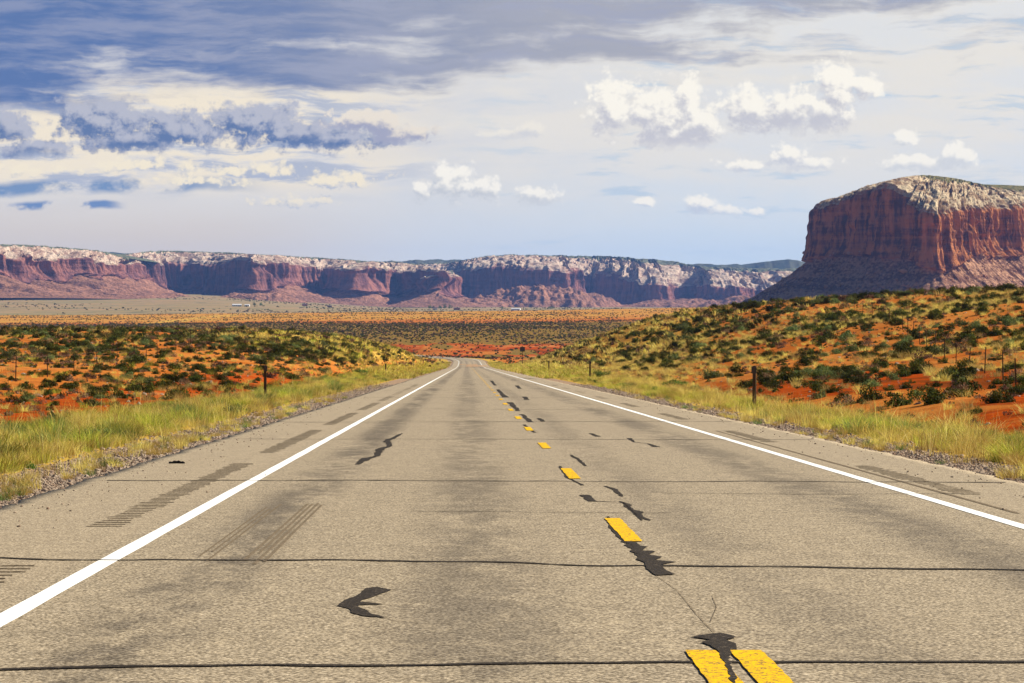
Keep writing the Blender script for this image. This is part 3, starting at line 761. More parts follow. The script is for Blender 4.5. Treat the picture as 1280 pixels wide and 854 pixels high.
# ------------------------------------------------------------------ far shrubs and grass (beyond counting)
X, Y, r = fan(42000, 1180, 2250, U0, U1, 20, 401); n_ = fbm(X / 60, Y / 170, 221, 3)
k = r.random(len(X)) < (.62 + .38 * ss(Y, 1440, 1560) * ss(-Y, -2250, -1950)) * (.45 + .55 * ss(n_, .35, .5)); X, Y = X[k], Y[k]
scatter('far_shrubs', far_src + farb_src, X, Y, r.uniform(.6, 1.5, len(X)), -.05, seed=22, label='dark green brush covering the low rise beyond the bend', cat='brush')
X, Y, r = fan(26000, 2000, 3400, U0, U1, 30, 402); n_ = fbm(X / 50, Y / 120, 231, 3)
k = r.random(len(X)) < .10 + .55 * ss(n_, .42, .56); X, Y = X[k], Y[k]
scatter('crest_shrubs', far_src + farb_src, X, Y, r.uniform(.6, 1.5, len(X)), -.05, seed=23, label='scattered brush on the yellow crest before the valley', cat='brush')
X, Y, r = fan(3800, 300, 1150, -.16, .16, 5, 403); l, d = dl_dr(X, Y)
k = (np.abs(d) > 9) & (r.random(len(X)) < .8); X, Y = X[k], Y[k]
scatter('slope_shrubs', far_src + farb_src, X, Y, r.uniform(.5, 1.25, len(X)), -.03, seed=24, label='small brush dotted over the cut slopes near the bend', cat='brush')
X, Y, r = fan(9000, 3900, 7000, U0, U1, 60, 404); n_ = fbm(X / 200, Y / 260, 241, 3)
k = r.random(len(X)) < .75 * ss(n_, .46, .60); X, Y = X[k], Y[k]
scatter('valley_brush', far_src, X, Y, r.uniform(1.8, 4.0, len(X)), -.1, seed=25, label='dull green brush streaking the valley floor', cat='brush')
# gravel
def stone_src(seed, mat):
    r = random.Random(seed); bm = bmesh.new(); bmesh.ops.create_icosphere(bm, subdivisions=1, radius=1)
    for v_ in bm.verts: v_.co *= r.uniform(.75, 1.2)
    sx, sy, sz = r.uniform(.8, 1.3), r.uniform(.7, 1.1), r.uniform(.45, .8)
    for v_ in bm.verts: v_.co.x *= sx; v_.co.y *= sy; v_.co.z *= sz
    me = bpy.data.meshes.new('stone'); bm.to_mesh(me); bm.free(); me.materials.append(mat); return bpy.data.objects.new('stone', me)
m_stone, b = new_mat('gravel_stone'); r_ = orand()
setc(b, cmix(sstep(r_, .2, .8), cmix(sstep(r_ * 7 - S.math('FLOOR', r_ * 7), .3, .8), (.33, .25, .18), (.20, .13, .09)), (.34, .26, .19)))
stones = [stone_src(k, m_stone) for k in range(6)]
stalk_src = [src_blade('dry_stalk', 240 + k, 14, .10, .85, .007, M_straw, .35) for k in range(3)]
# verge grass
def verge(n, y0, y1, l0, l1, side, seed):
    r = np.random.default_rng(seed); Y = y0 * (y1 / y0) ** (r.random(n) ** 1.0); a_ = l0 + (l1 - l0) * r.random(n) ** 1.3
    nn_ = fbm(Y / 2.2, a_ / 1.2, seed, 3)
    k = (nn_ > .40) | (a_ > l0 + 1.1); Y, a_ = Y[k], a_[k]
    X = xroad(Y) + (-(PL + a_) if side < 0 else PR + a_); return X, Y, r
for side, l0, l1, tg in ((-1, 1.7, 5.2, 'left'), (1, 1.45, 5.2, 'right')):
    for srcs, n, sd, nm, s0, s1 in ((lime_src, 1300, 501, 'yellow_green_grass', .3, .62), (straw_src, 2600, 502, 'straw_grass', .3, .66), (gbl_src, 500, 503, 'green_grass', .3, .66)):
        X, Y, r = verge(n, 24, 330, l0, l1, side, sd + side)
        n_ = fbm(X / 1.7, Y / 2.6, sd * 3, 3); k = n_ > (.44 if srcs is not gbl_src else .53); X, Y = X[k], Y[k]
        scatter(nm, srcs, X, Y, r.uniform(s0, s1, len(X)) * (.8 + .5 * fbm(X / 2, Y / 3, 77, 2)), -.02, seed=sd, label=nm.replace('_', ' ') + ' tufts thick along the ' + tg + ' verge', cat='grass')
    X, Y, r = verge(1250, 24, 330, l0 + .25, l1 + .3, side, 530 + side)
    n_ = fbm(X / 1.6, Y / 2.4, 99 + side, 3); k = n_ > .47; X, Y = X[k], Y[k]
    scatter('grass_clumps', clump_l + (clump_g if side < 0 else clump_g[:1]) + (clump_s[:2] if side < 0 else clump_s), X, Y, r.uniform(.35, .85, len(X)), -.02, seed=36, label='yellow and green grass clumps standing along the ' + tg + ' verge', cat='grass')
    X, Y, r = verge(1500, 260, 1000, .9, 5.5, side, 510 + side)
    scatter('far_verge_grass', flime_src + fstraw_src, X, Y, r.uniform(.8, 1.4, len(X)), -.02, seed=30, label='yellow grass far along the ' + tg + ' verge', cat='grass')
    X, Y, r = verge(260, 24, 120, .35, 1.3, side, 520 + side)
    scatter('gravel_weeds', straw_src + gbl_src[:1], X, Y, r.uniform(.2, .55, len(X)), -.01, seed=31, label='sparse dry weeds in the gravel of the ' + tg + ' shoulder', cat='weeds')
for side, tg in ((-1, 'left'), (1, 'right')):
    X, Y, r = verge(420, 24, 200, .7, 5.2, side, 540 + side)
    scatter('dry_stalks', stalk_src, X, Y, r.uniform(.5, 1.1, len(X)), -.02, seed=37, label='thin dry stalks rising above the ' + tg + ' verge grass', cat='stalks')
    r = np.random.default_rng(560 + side); Y = 12 * (120 / 12) ** r.random(420); a_ = np.abs(r.normal(0, .55, 420)); X = xroad(Y) + side * ((PL if side < 0 else PR) - a_)
    scatter('stray_pebbles', stones, X, Y, np.clip(r.lognormal(-4.6, .4, 420), .005, .022), .006, tilt=.5, seed=38, surf=lambda a, b: zroad(b), label='stray pebbles kicked onto the ' + tg + ' paved shoulder', cat='pebbles')
# golden grass on the slopes
def slope_grass(n, y0, y1, u0, u1, seed, name, srcs, keep, s0, s1, lb):
    X, Y, r = fan(n, y0, y1, u0, u1, 3, seed); k = keep(X, Y, r); X, Y = X[k], Y[k]
    scatter(name, srcs, X, Y, r.uniform(s0, s1, len(X)), -.02, seed=seed, label=lb, cat='grass')
def kg(X, Y, r):
    _, g, _, _, _ = ground_masks(X, Y); d = X - xroad(Y); return (r.random(len(X)) < np.where(d > 0, .07, .16) + .78 * g) & (np.abs(d) > 9.5)
slope_grass(20000, 55, 330, .006, .206, 601, 'golden_grass', straw_src, kg, .5, 1.15, 'golden grass tufts over the right hillside')
slope_grass(12000, 300, 800, .006, .19, 602, 'golden_hill_grass', fstraw_src, kg, .9, 1.7, 'golden grass on the far end of the right hill')
slope_grass(9000, 60, 330, -.175, -.01, 603, 'sparse_grass', straw_src + lime_src[:2], kg, .4, 1.0, 'sparse yellow grass tufts on the left red flat')
slope_grass(8000, 300, 800, -.175, -.004, 604, 'left_hill_grass', fstraw_src + flime_src[:1], kg, .9, 1.6, 'yellow-green grass on the left hill by the road')
for side, tg in ((-1, 'left'), (1, 'right')):
    r = np.random.default_rng(700 + side); n = 38000
    Y = 22 * (190 / 22) ** r.random(n); a_ = np.abs(r.normal(.45, .72, n)) - .12
    X = xroad(Y) + (-(PL + a_) if side < 0 else PR + a_)
    scatter('gravel', stones, X, Y, np.clip(r.lognormal(-4.15, .42, n), .006, .045) * (1 + Y / 200), 0, tilt=.5, seed=32, label='loose grey-brown gravel along the ' + tg + ' pavement edge', cat='gravel')
X, Y, r = fan(2500, 55, 300, -.17, .206, 3, 710); k = np.abs(X - 1.1) > 10; X, Y = X[k], Y[k]
scatter('desert_stones', stones, X, Y, np.clip(r.lognormal(-2.9, .5, len(X)), .02, .22), 0, tilt=.4, seed=33, label='small pale stones scattered on the red soil', cat='stones')

# small tufts and seedlings between the shrubs
X, Y, r = fan(16000, 58, 420, -.175, .206, 3, 801); l, d = dl_dr(X, Y); n_ = fbm(X / 4, Y / 8, 251, 3)
k = (np.abs(d) > 10.5) & (r.random(len(X)) < .15 + .7 * ss(n_, .42, .58)); X, Y = X[k], Y[k]
scatter('low_scrub', dark2_src + brown2_src, X, Y, r.uniform(.14, .42, len(X)), -.01, seed=35, label='ankle high scrub speckling the red soil on both sides', cat='scrub')

# ------------------------------------------------------------------ rock country
def rock_mat(name, cl, cd, sl, sd, tl, td, vg, sc):
    m, b = new_mat(name)
    gp = geopos(); A, B, C_ = attr('cliff'), attr('slick'), attr('veg')
    nL = noise(gp, .012 * sc, 6, .6); nM = noise(gp, .06 * sc, 6, .65); nS = noise(gp, .25 * sc, 5, .7)
    streak_ = noise(vmul(gp, (1, 1, .10)), .09 * sc, 6, .65); strat = noise(vmul(gp, (.06, .06, 1)), .14 * sc, 5, .6)
    cc = cmix(sstep(streak_ + (strat - .5) * .5, .38, .62), cd, cl)
    cc = cmix(sstep(noise(vmul(gp, (1, 1, .06)), .22 * sc, 4, .6), .58, .68) * .55, cc, vmul(cd, (.45, .42, .45)))
    tc_ = cmix(sstep(nS + (strat - .5) * .6, .40, .60), td, tl)
    tc_ = cmix(sstep(nS, .60, .68) * sstep(nM, .40, .6), tc_, vmul(tl, (1.45, 1.5, 1.5)))
    sc_ = cmix(sstep(nM + (nS - .5) * .45, .42, .58), sd, sl)
    sc_ = cmix(sstep(nS * .5 + nM * .5, .56, .62) * .8, sc_, (.075, .07, .035))
    vc = cmix(sstep(nS, .42, .6), vg, vmul(vg, (2.4, 2.0, 2.2)))
    c = cmix(sstep(A + (nS - .5) * .5, .35, .65), tc_, cc)
    c = cmix(sstep(B + (nM - .5) * .5 + (nS - .5) * .35, .35, .6), c, sc_)
    c = cmix(sstep(C_ + (nM - .5) * .9, .42, .58), c, vc)
    setc(b, c); bump(b, streak_ * 3 + nS * 1.2 + nM * 2, .8, 2.0 / sc)
    return m
M_butte = rock_mat('butte_rock', (.44, .172, .062), (.105, .034, .020), (.56, .44, .28), (.22, .14, .08), (.42, .235, .14), (.15, .07, .045), (.085, .085, .035), 1.0)
M_mesa = rock_mat('mesa_rock', (.30, .125, .09), (.13, .058, .055), (.56, .43, .32), (.28, .18, .13), (.34, .165, .10), (.19, .095, .06), (.07, .085, .05), .45)

def z_of(py, D): return EYE + (HY - py) / F * D
def mesa(name, ctrl, step, mat, but, flu, seed, slick_d=160, depth=1500, back=True, strata=3.0, rows=(26, 46, 30, 8), smoothw=1, gully=.10, lump=1.0, centre=None, vg0=.5, zc=None):
    """ctrl rows: px, distance, cliff top (photo row), cliff foot, skyline, toe distance out, toe z"""
    C0 = np.array(ctrl, float)
    cx = (C0[:, 0] - VX) / F * C0[:, 1]; cy = C0[:, 1]
    seg = np.hypot(np.diff(cx), np.diff(cy)); s = np.r_[0, np.cumsum(seg)]
    n = int(s[-1] / step); q = np.linspace(0, s[-1], n)
    x = np.interp(q, s, cx); y = np.interp(q, s, cy)
    def sm(a, wd):
        k = max(3, int(wd / step)) | 1; h = np.hanning(k + 2)[1:-1]; h /= h.sum(); return np.convolve(np.pad(a, k // 2, mode='edge'), h, 'valid')
    x, y = sm(x, 40 * smoothw), sm(y, 40 * smoothw)
    px = np.interp(q, s, C0[:, 0])
    zr = sm(z_of(np.interp(q, s, C0[:, 2]), np.interp(q, s, cy)), 12 * smoothw); zb = sm(z_of(np.interp(q, s, C0[:, 3]), np.interp(q, s, cy)), 60 * smoothw)
    zt = sm(z_of(np.interp(q, s, C0[:, 4]) + (2.5 if smoothw > 1 else 0), np.interp(q, s, cy) + slick_d * 1.6), 60 * smoothw)
    toe = sm(np.interp(q, s, C0[:, 5]), 100 * smoothw); ztoe = sm(np.interp(q, s, C0[:, 6]), 100 * smoothw)
    xs_, ys_ = sm(x, 200 * smoothw), sm(y, 200 * smoothw)
    tx, ty = np.gradient(xs_), np.gradient(ys_); L = np.hypot(tx, ty) + 1e-9; nx, ny = ty / L, -tx / L      # outward
    def ridged(a, sd, o=4): 
        return 1 - np.abs(2 * fbm(a, a * 0 + sd, seed + sd, o) - 1) * 2
    Bt = but * ((fbm(q / (but * 5.5), q * 0, seed, 3) - .5) * 2.4 + ridged(q / (but * 3.2), 3, 2) * .45)
    nt_, nc_, ns_, np_ = rows
    V = []; at = {'cliff': [], 'slick': [], 'veg': []}
    jl = fbm(q / (30 * smoothw), q * 0, seed + 8, 5) - .5
    zr = zr + jl * 17 * smoothw * lump; zb = zb + (fbm(q / (50 * smoothw), q * 0, seed + 18, 4) - .5) * 26 * smoothw
    if centre is None:
        yl_ = np.maximum(sm(y, 900 * smoothw), y); gxx, gyy = x * 1.0, sm(yl_, 300 * smoothw) + slick_d
        bxx, byy = x * 1.0, x * 0 + y.max() + slick_d + depth
    else:
        gxx, gyy = x + (centre[0] - x) * .50, y + (centre[1] - y) * .50
        bxx, byy = x + (centre[0] - x) * .93, y + (centre[1] - y) * .93
    def push(out, z, c, sl_, vg_, w_=0.0, w2=0.0):
        X_, Y_ = x + nx * out, y + ny * out
        X_, Y_ = X_ * (1 - w_) + gxx * w_, Y_ * (1 - w_) + gyy * w_
        X_, Y_ = X_ * (1 - w2) + bxx * w2, Y_ * (1 - w2) + byy * w2
        V.append(np.stack([X_, Y_, z], -1))
        at['cliff'].append(c * np.ones(n)); at['slick'].append(sl_ * np.ones(n)); at['veg'].append(vg_ * np.ones(n))
    H = zr - zb
    for k in range(nt_):
        t = k / nt_
        g = ridged(q / (24 * smoothw) + t * .5, 11, 3) - .3; rough_ = fbm(q / (7 * smoothw), t * 14 + 0 * q, seed + 30, 4) - .5
        z = ztoe + (zb - ztoe) * (t ** 1.45) + (g * gully * (zb - ztoe) * .6 * math.sin(math.pi * min(1, t * .9 + .1)) + rough_ * 7 * smoothw) * min(1, t * 3)
        ledge = ss(t, .80, .97)
        push(toe * (1 - t) ** 1.12 + Bt * (.35 + .6 * t) + rough_ * 5 * smoothw * t, z, .22 * ledge, 0, .25 * (1 - t))
    fl1 = ridged(q / (flu * 3.3), 5, 4); fl2 = ridged(q / (flu * .9), 6, 3)
    for k in range(nc_):
        t = k / (nc_ - 1)
        z = zb + H * t
        f3 = fbm(q / flu * .8, z / (flu * 5), seed + 44, 4) - .5
        st = strata * (np.floor(fbm(z / (9 * smoothw), q / 900, seed + 50, 2) * 6) / 6 - .5) * 2
        alc = -but * .5 * ss(fbm(q / (but * 2.2), z / (but * 3.0), seed + 66, 2), .56, .72) * math.sin(math.pi * min(1, t + .02)) ** .6
        batter = -.07 * H * t
        foot = flu * .5 * (1 - t) ** 4 * 3
        rnd = -flu * .9 * ss(t, .86, 1.0) ** 2
        amp = .35 + .65 * min(1, t * 2.4)
        push(Bt + (fl1 * flu * 1.1 + fl2 * flu * .35) * amp + f3 * flu * 1.3 + st + alc + batter + foot + rnd, z, 1, .0 if t < .93 else .5, 0)
    lump_n = lambda t: .5 - 1.3 * np.abs(2 * fbm(q / (30 * smoothw), t * 6 + 0 * q, seed + 70, 4) - 1)
    for k in range(1, ns_ + 1):
        t = k / ns_
        inn = slick_d * t ** 1.15
        wB = 1 - .8 * t
        dz1 = lump_n(t) * 13 * smoothw * lump * math.sin(math.pi * t) ** .5
        terr = (np.floor((t + lump_n(t) * .25) * 6) / 6 - t) * .16
        z = zr + (zt - zr) * np.clip(t ** .8 + terr * (1 - t), 0, 1.02) + dz1 * np.clip((zt - zr) / 40 + .25, .2, 1)
        push(Bt * wB + (fl1 * flu * 1.1 + fl2 * flu * .35 - flu * .9) * (1 - t) ** 2 - .07 * H, z, 0 if t > .12 else .4, 1.0 if t < .7 else 1 - (t - .7) * 3.0, ss(t, vg0, vg0 + .3), w_=t ** 1.15)
    for k in range(1, np_ + 1):
        t = k / np_
        push(0, (zt - 4 * t if zc is None else zt + (zc - zt) * t) + (fbm(q / 160, t * 4 + q * 0, seed + 80, 3) - .5) * 5 * t, 0, 0, 1, 1, t)
    if centre is None:
        V.append(np.stack([bxx, byy + 60, zt * 0 - 35], -1)); [at[k_].append(np.ones(n)) for k_ in at]
    V = np.array(V); nr = len(V)
    o = mesh_obj(name, V.reshape(-1, 3), grid_faces(nr, n), mat, smooth=False, attrs={k_: np.array(v_) for k_, v_ in at.items()})
    o['kind'] = 'structure'
    return o, (x, y, nx, ny, zb, ztoe, toe, Bt)
def D2(px, x): return x / ((px - VX) / F)
butte, binf = mesa('butte', [
    # px, D, cliff top, foot, sky, toe, ztoe
    (1120, 4200, 262, 320, 250, 140, -24), (1024, 3700, 260, 320, 252, 150, -24), (1014, 3520, 258, 323, 250, 155, -24),
    (1036, 3440, 251, 322, 240, 140, -24), (1078, 3370, 238.5, 320, 231, 108, -24), (1118, 3310, 230, 322, 226, 100, -24), (1136, 3275, 250, 324, 226, 105, -24), (1150, 3250, 262, 332, 226, 105, -24), (1172, 3240, 262, 336, 227, 110, -24),
    (1200, 3300, 259, 322, 230, 125, -24), (1240, 3380, 257, 318, 236, 130, -24), (1285, 3470, 256, 316, 243, 135, -24), (1400, 3650, 258, 318, 252, 135, -24), (1560, 3850, 262, 322, 256, 135, -24), (1640, 4050, 262, 322, 256, 135, -24), (1500, 4350, 262, 322, 256, 135, -24), (1250, 4500, 262, 322, 256, 120, -24), (1120, 4350, 262, 322, 252, 90, -24)],
    .62, M_butte, 11, 6.0, 5, slick_d=190, depth=330, strata=1.0, rows=(44, 84, 64, 8), smoothw=.55, gully=.07, centre=(612, 3600), zc=146, vg0=.62)
mesaA, _ = mesa('mesa', [
    (-420, 6100, 322, 346, 305, 300, 0), (-260, 6150, 322, 348, 305, 300, 4), (-60, 6280, 320, 347, 305, 330, 6), (0, 6380, 318, 346, 306, 330, 4), (30, 6450, 320, 346, 307, 330, 2), (70, 6560, 323, 345, 310, 330, 0),
    (110, 6680, 325, 345, 313, 330, -4), (135, 6820, 329, 345, 319, 300, -8), (150, 7000, 331, 345, 322, 260, -10), (172, 7500, 331, 350, 324, 220, -14)],
    2.6, M_mesa, 46, 16, 15, slick_d=230, depth=900, strata=2, rows=(26, 40, 34, 6), smoothw=1.6)
mesaB, _ = mesa('mesa', [
    (60, 7900, 327, 352, 319, 220, -8), (120, 7700, 327, 351, 318, 240, -8), (160, 7650, 327, 353, 315, 230, -8), (178, 7800, 327, 357, 313, 160, -8), (205, 7950, 327, 360, 313.5, 130, -8), (262, 7950, 329, 360, 315, 130, -10), (290, 7900, 329, 366, 316, 130, -10), (300, 7650, 325, 366, 317, 110, -12),
    (312, 7400, 327, 358, 317, 200, -12), (345, 7560, 327, 356, 318.5, 260, -14), (362, 7680, 330, 358, 320, 220, -14), (374, 7850, 334, 368, 321, 120, -14), (400, 7950, 335, 371, 322, 90, -14), (432, 7900, 336, 371, 324, 90, -14),
    (447, 7600, 335, 362, 325, 160, -15), (466, 7650, 335, 364, 326, 130, -15), (490, 7800, 336, 369, 327, 90, -15), (522, 7750, 338, 369, 330, 90, -16), (536, 7500, 342, 366, 335, 160, -16), (552, 7480, 345, 365, 341, 200, -18), (563, 7700, 347, 372, 345, 160, -18), (566, 8300, 345, 372, 338, 120, -18), (560, 9300, 343, 372, 335, 120, -18)],
    2.6, M_mesa, 58, 16, 25, slick_d=260, depth=1400, strata=2, rows=(24, 44, 34, 6), smoothw=1.5)
mesaC, _ = mesa('mesa', [
    (470, 9700, 345, 372, 331, 110, -20), (520, 9400, 344, 372, 329, 110, -20), (562, 9300, 344, 374, 328, 110, -20), (580, 8700, 335, 374, 326.5, 110, -20), (600, 8500, 333.5, 375, 322, 90, -20), (640, 8500, 333, 374, 319, 90, -20), (688, 8400, 333.5, 370, 318.5, 130, -20),
    (703, 8400, 338, 368, 319, 150, -20), (718, 8750, 342, 380, 320, 80, -20), (740, 8850, 344, 382, 320, 80, -20), (762, 8750, 340, 384, 320.5, 80, -20), (785, 8550, 345, 384, 321, 80, -20), (800, 8450, 349, 385, 321, 90, -20), (815, 8300, 353, 377, 322, 130, -20), (829, 8300, 354, 376, 323, 150, -20),
    (836, 8600, 354, 381, 324, 80, -20), (862, 8650, 354, 382, 327, 80, -20), (884, 8550, 355, 381, 331, 80, -20), (895, 8250, 356, 374, 332, 180, -20), (915, 8250, 357, 374, 333, 190, -20), (930, 8400, 358, 379, 334, 150, -20), (965, 8300, 359, 378, 335, 160, -20), (1000, 8300, 359, 379, 335, 160, -20), (1150, 8600, 359, 380, 335, 160, -20), (1300, 9000, 359, 380, 335, 160, -20)],
    2.8, M_mesa, 34, 13, 35, slick_d=620, depth=1600, strata=2, rows=(24, 44, 52, 6), smoothw=1.5, lump=1.2)
# distant wooded plateaus
m_far, b = new_mat('wooded_plateau'); gp = geopos(); n1 = noise(gp, .01, 6, .7)
setc(b, cmix(sstep(n1, .4, .62), (.045, .06, .035), (.10, .10, .055)))
def ridge(name, D, pts, deep=900, seed=0):
    n = 260; px = np.linspace(pts[0][0], pts[-1][0], n); py = np.interp(px, [p[0] for p in pts], [p[1] for p in pts])
    xx = (px - VX) / F * D; zt = z_of(py, D) + (fbm(px / 14, px * 0, seed, 5) - .5) * 12
    V = [np.stack([xx, xx * 0 + D - 500, xx * 0 - 25], -1)]
    for t in np.linspace(.1, 1, 10):
        g = (fbm(xx / 120, t * 3 + xx * 0, seed + 3, 4) - .5)
        V.append(np.stack([xx, D - 500 * (1 - t) + g * 140, -25 + (zt + 25) * t ** .8 + g * 12 * (1 - t)], -1))
    V.append(np.stack([xx, xx * 0 + D + deep, zt], -1)); V.append(np.stack([xx, xx * 0 + D + deep + 50, xx * 0 - 25], -1))
    V = np.array(V); o = mesh_obj(name, V.reshape(-1, 3), grid_faces(len(V), n), m_far, attrs=None); o['kind'] = 'structure'; return o
ridge('hill', 12300, [(40, 325), (70, 318), (105, 315.5), (150, 316), (200, 318), (260, 322)], seed=2)
ridge('hill', 12300, [(440, 332), (490, 327), (520, 325.5), (570, 324.5), (620, 324), (660, 322)], seed=5)
ridge('hill', 11600, [(820, 331), (880, 330), (940, 331), (955, 327), (970, 325), (985, 324), (996, 326), (1020, 331), (1100, 331)], seed=8)
# rubble hill before the central cliffs
def rubble_hill(name, px, D, wx, wy, h, zb, seed):
    n1_, n2_ = 240, 90; uu_ = np.linspace(-1, 1, n1_)[None, :] + np.zeros((n2_, 1)); vv_ = np.linspace(-1, 1, n2_)[:, None] + np.zeros((1, n1_))
    X = (px - VX) / F * D + uu_ * wx; Y = D + vv_ * wy
    r_ = np.sqrt(uu_ ** 2 + vv_ ** 2); sh = np.clip(1 - r_, 0, 1)
    Z = zb + h * (ss(sh, 0, .75) * .95 + (fbm(X / 28, Y / 28, seed, 5) - .5) * .75 * ss(sh, 0, .3)) 
    o = mesh_obj(name, np.stack([X, Y, Z], -1).reshape(-1, 3), grid_faces(n2_, n1_), M_mesa, attrs={'cliff': X * 0, 'slick': X * 0 + .12, 'veg': X * 0 + .1}); o['kind'] = 'structure'
rubble_hill('hill', 668, 7700, 240, 200, 60, -26, 90); rubble_hill('hill', 725, 7900, 170, 140, 42, -26, 92); rubble_hill('hill', 595, 7600, 190, 150, 30, -26, 93)
rubble_hill('hill', 316, 6900, 190, 170, 30, -16, 94); rubble_hill('hill', 955, 7600, 260, 160, 34, -26, 95); rubble_hill('hill', 860, 7900, 260, 160, 26, -26, 96)
# boulders on the talus of the butte
m_bould, b = new_mat('talus_boulder'); r_ = orand(); gp = geopos()
setc(b, cmix(noise(gp, .6, 4, .6), cmix(r_, (.30, .14, .085), (.50, .32, .21)), (.34, .17, .10)))
bst = [stone_src(40 + k, m_bould) for k in range(5)]
bx_, by_, bnx, bny, bzb, bzt, btoe, bBt = binf
r = np.random.default_rng(900); n = 5200; k = r.integers(0, len(bx_), n); t = r.random(n) ** .8
from mathutils.bvhtree import BVHTree
_me = butte.data; _bv = BVHTree.FromPolygons([v_.co[:] for v_ in _me.vertices], [p.vertices[:] for p in _me.polygons])
o_ = (btoe[k] * (1 - t) ** 1.12 + bBt[k] * (.35 + .6 * t)) * 1.0 + 3
BX = bx_[k] + bnx[k] * o_; BY = by_[k] + bny[k] * o_; BZ = []
for a_, c_ in zip(BX, BY):
    h = _bv.ray_cast(Vector((a_, c_, 400)), Vector((0, 0, -1))); BZ.append(h[0].z if h[0] else -50)
BZ = np.array(BZ); kk = (BZ < 62) & (BZ > -30); BX, BY, BZ = BX[kk], BY[kk], BZ[kk]
scatter('talus_boulders', bst, BX, BY, np.clip(r.lognormal(.2, .55, len(BX)), .6, 5.5), 0, tilt=.6, seed=34, surf=lambda a_, c_: BZ, label='fallen boulders covering the slope under the big red butte', cat='boulders')

# ------------------------------------------------------------------ posts and fences
def box_bm(bm, cx, cy, z0, z1, wx, wy, taper=1.0, bev=0.0):
    vs = []
    for z, k in ((z0, 1), (z1, taper)):
        for sx, sy in ((-1, -1), (1, -1), (1, 1), (-1, 1)): vs.append(bm.verts.new((cx + sx * wx / 2 * k, cy + sy * wy / 2 * k, z)))
    for f in ((0, 3, 2, 1), (4, 5, 6, 7), (0, 1, 5, 4), (1, 2, 6, 5), (2, 3, 7, 6), (3, 0, 4, 7)): bm.faces.new([vs[i] for i in f])
def bm_obj(name, bm, mat, parent=None, bev=0):
    if bev: bmesh.ops.bevel(bm, geom=bm.edges[:], offset=bev, segments=1, affect='EDGES')
    me = bpy.data.meshes.new(name); bm.to_mesh(me); bm.free(); me.materials.append(mat)
    o = bpy.data.objects.new(name, me); COL.objects.link(o); o.parent = parent; return o
def empty(name, loc, rz=0): 
    o = bpy.data.objects.new(name, None); COL.objects.link(o); o.location = loc; o.rotation_euler = (0, 0, rz); o.empty_display_size = .2; return o
m_wood, b = new_mat('dark_weathered_wood'); gp = geopos(); setc(b, cmix(noise(vmul(gp, (1, 1, .1)), 40, 4, .6), (.035, .024, .016), (.10, .065, .042)))
m_steel, b = new_mat('rusty_steel'); setc(b, cmix(noise(geopos(), 30, 4, .6), (.05, .035, .03), (.12, .07, .045))); b.inputs['Metallic'].default_value = .4; b.inputs['Roughness'].default_value = .6
m_refl, b = new_mat('dull_reflector'); b.inputs['Base Color'].default_value = (.07, .06, .055, 1); b.inputs['Roughness'].default_value = .5
m_alu, b = new_mat('bare_sign_back'); b.inputs['Base Color'].default_value = (.10, .09, .095, 1); b.inputs['Metallic'].default_value = .6; b.inputs['Roughness'].default_value = .5
def marker(px, py, h, label, wd=.085, rz=.2, lean=.0):
    x, y = base_from_px(px, py, 40, 900)
    t = empty('marker_post', (x, y, gz(x, y) - .05), rz); t.rotation_euler.x = lean; tag(t, label, 'post', 'roadside marker posts')
    bm = bmesh.new(); box_bm(bm, 0, 0, -.2, h, wd, wd, .92); bm_obj('post', bm, m_wood, t, .006)
    bm = bmesh.new(); box_bm(bm, 0, -wd / 2 - .012, h - .24, h - .03, wd * 1.45, .02, 1); bm_obj('reflector', bm, m_refl, t, .004)
marker(331.5, 500, 1.42, 'tall dark wooden marker post on the left verge, nearest on that side', .10, .3)
marker(943, 514, 1.50, 'tall dark wooden marker post on the right verge, nearest on that side', .11, -.3)
marker(482, 467, 1.10, 'small dark marker post on the left verge, second from the camera', .11)
marker(514, 461, 1.15, 'small dark marker post on the left verge, third from the camera', .11)
marker(529, 457.5, 1.3, 'thin far marker post left of the road at the bend, left of a pair', .12)
marker(541, 456.5, 1.6, 'thin far marker post left of the road at the bend, right of a pair', .12)
marker(737.5, 473, 1.45, 'dark marker post on the right verge beside the dense green bush', .12)
marker(686, 465, 1.4, 'small dark marker post on the right verge, between the sign and the bushy post', .12)
def road_sign():
    x, y = base_from_px(653, 458, 60, 900); s_ = empty('road_sign', (x, y, gz(x, y)), .15); tag(s_, 'small road sign seen from its dark back beside the bend', 'sign')
    H_ = (458 - 436) / F * y
    bm = bmesh.new(); box_bm(bm, 0, 0, -.2, H_, .09, .06); bm_obj('pole', bm, m_steel, s_)
    bm = bmesh.new(); hw = .48
    vs = [bm.verts.new((sx, yy_, H_ - .55 + sz)) for yy_ in (-.05, -.035) for sx, sz in ((-hw, .08), (-hw + .08, 0), (hw - .08, 0), (hw, .08), (hw, .82), (hw - .08, .9), (-hw + .08, .9), (-hw, .82))]
    bm.faces.new(vs[:8]); bm.faces.new(vs[8:][::-1])
    for i in range(8): bm.faces.new((vs[i], vs[8 + i], vs[8 + (i + 1) % 8], vs[(i + 1) % 8]))
    bm_obj('panel', bm, m_alu, s_)
road_sign()
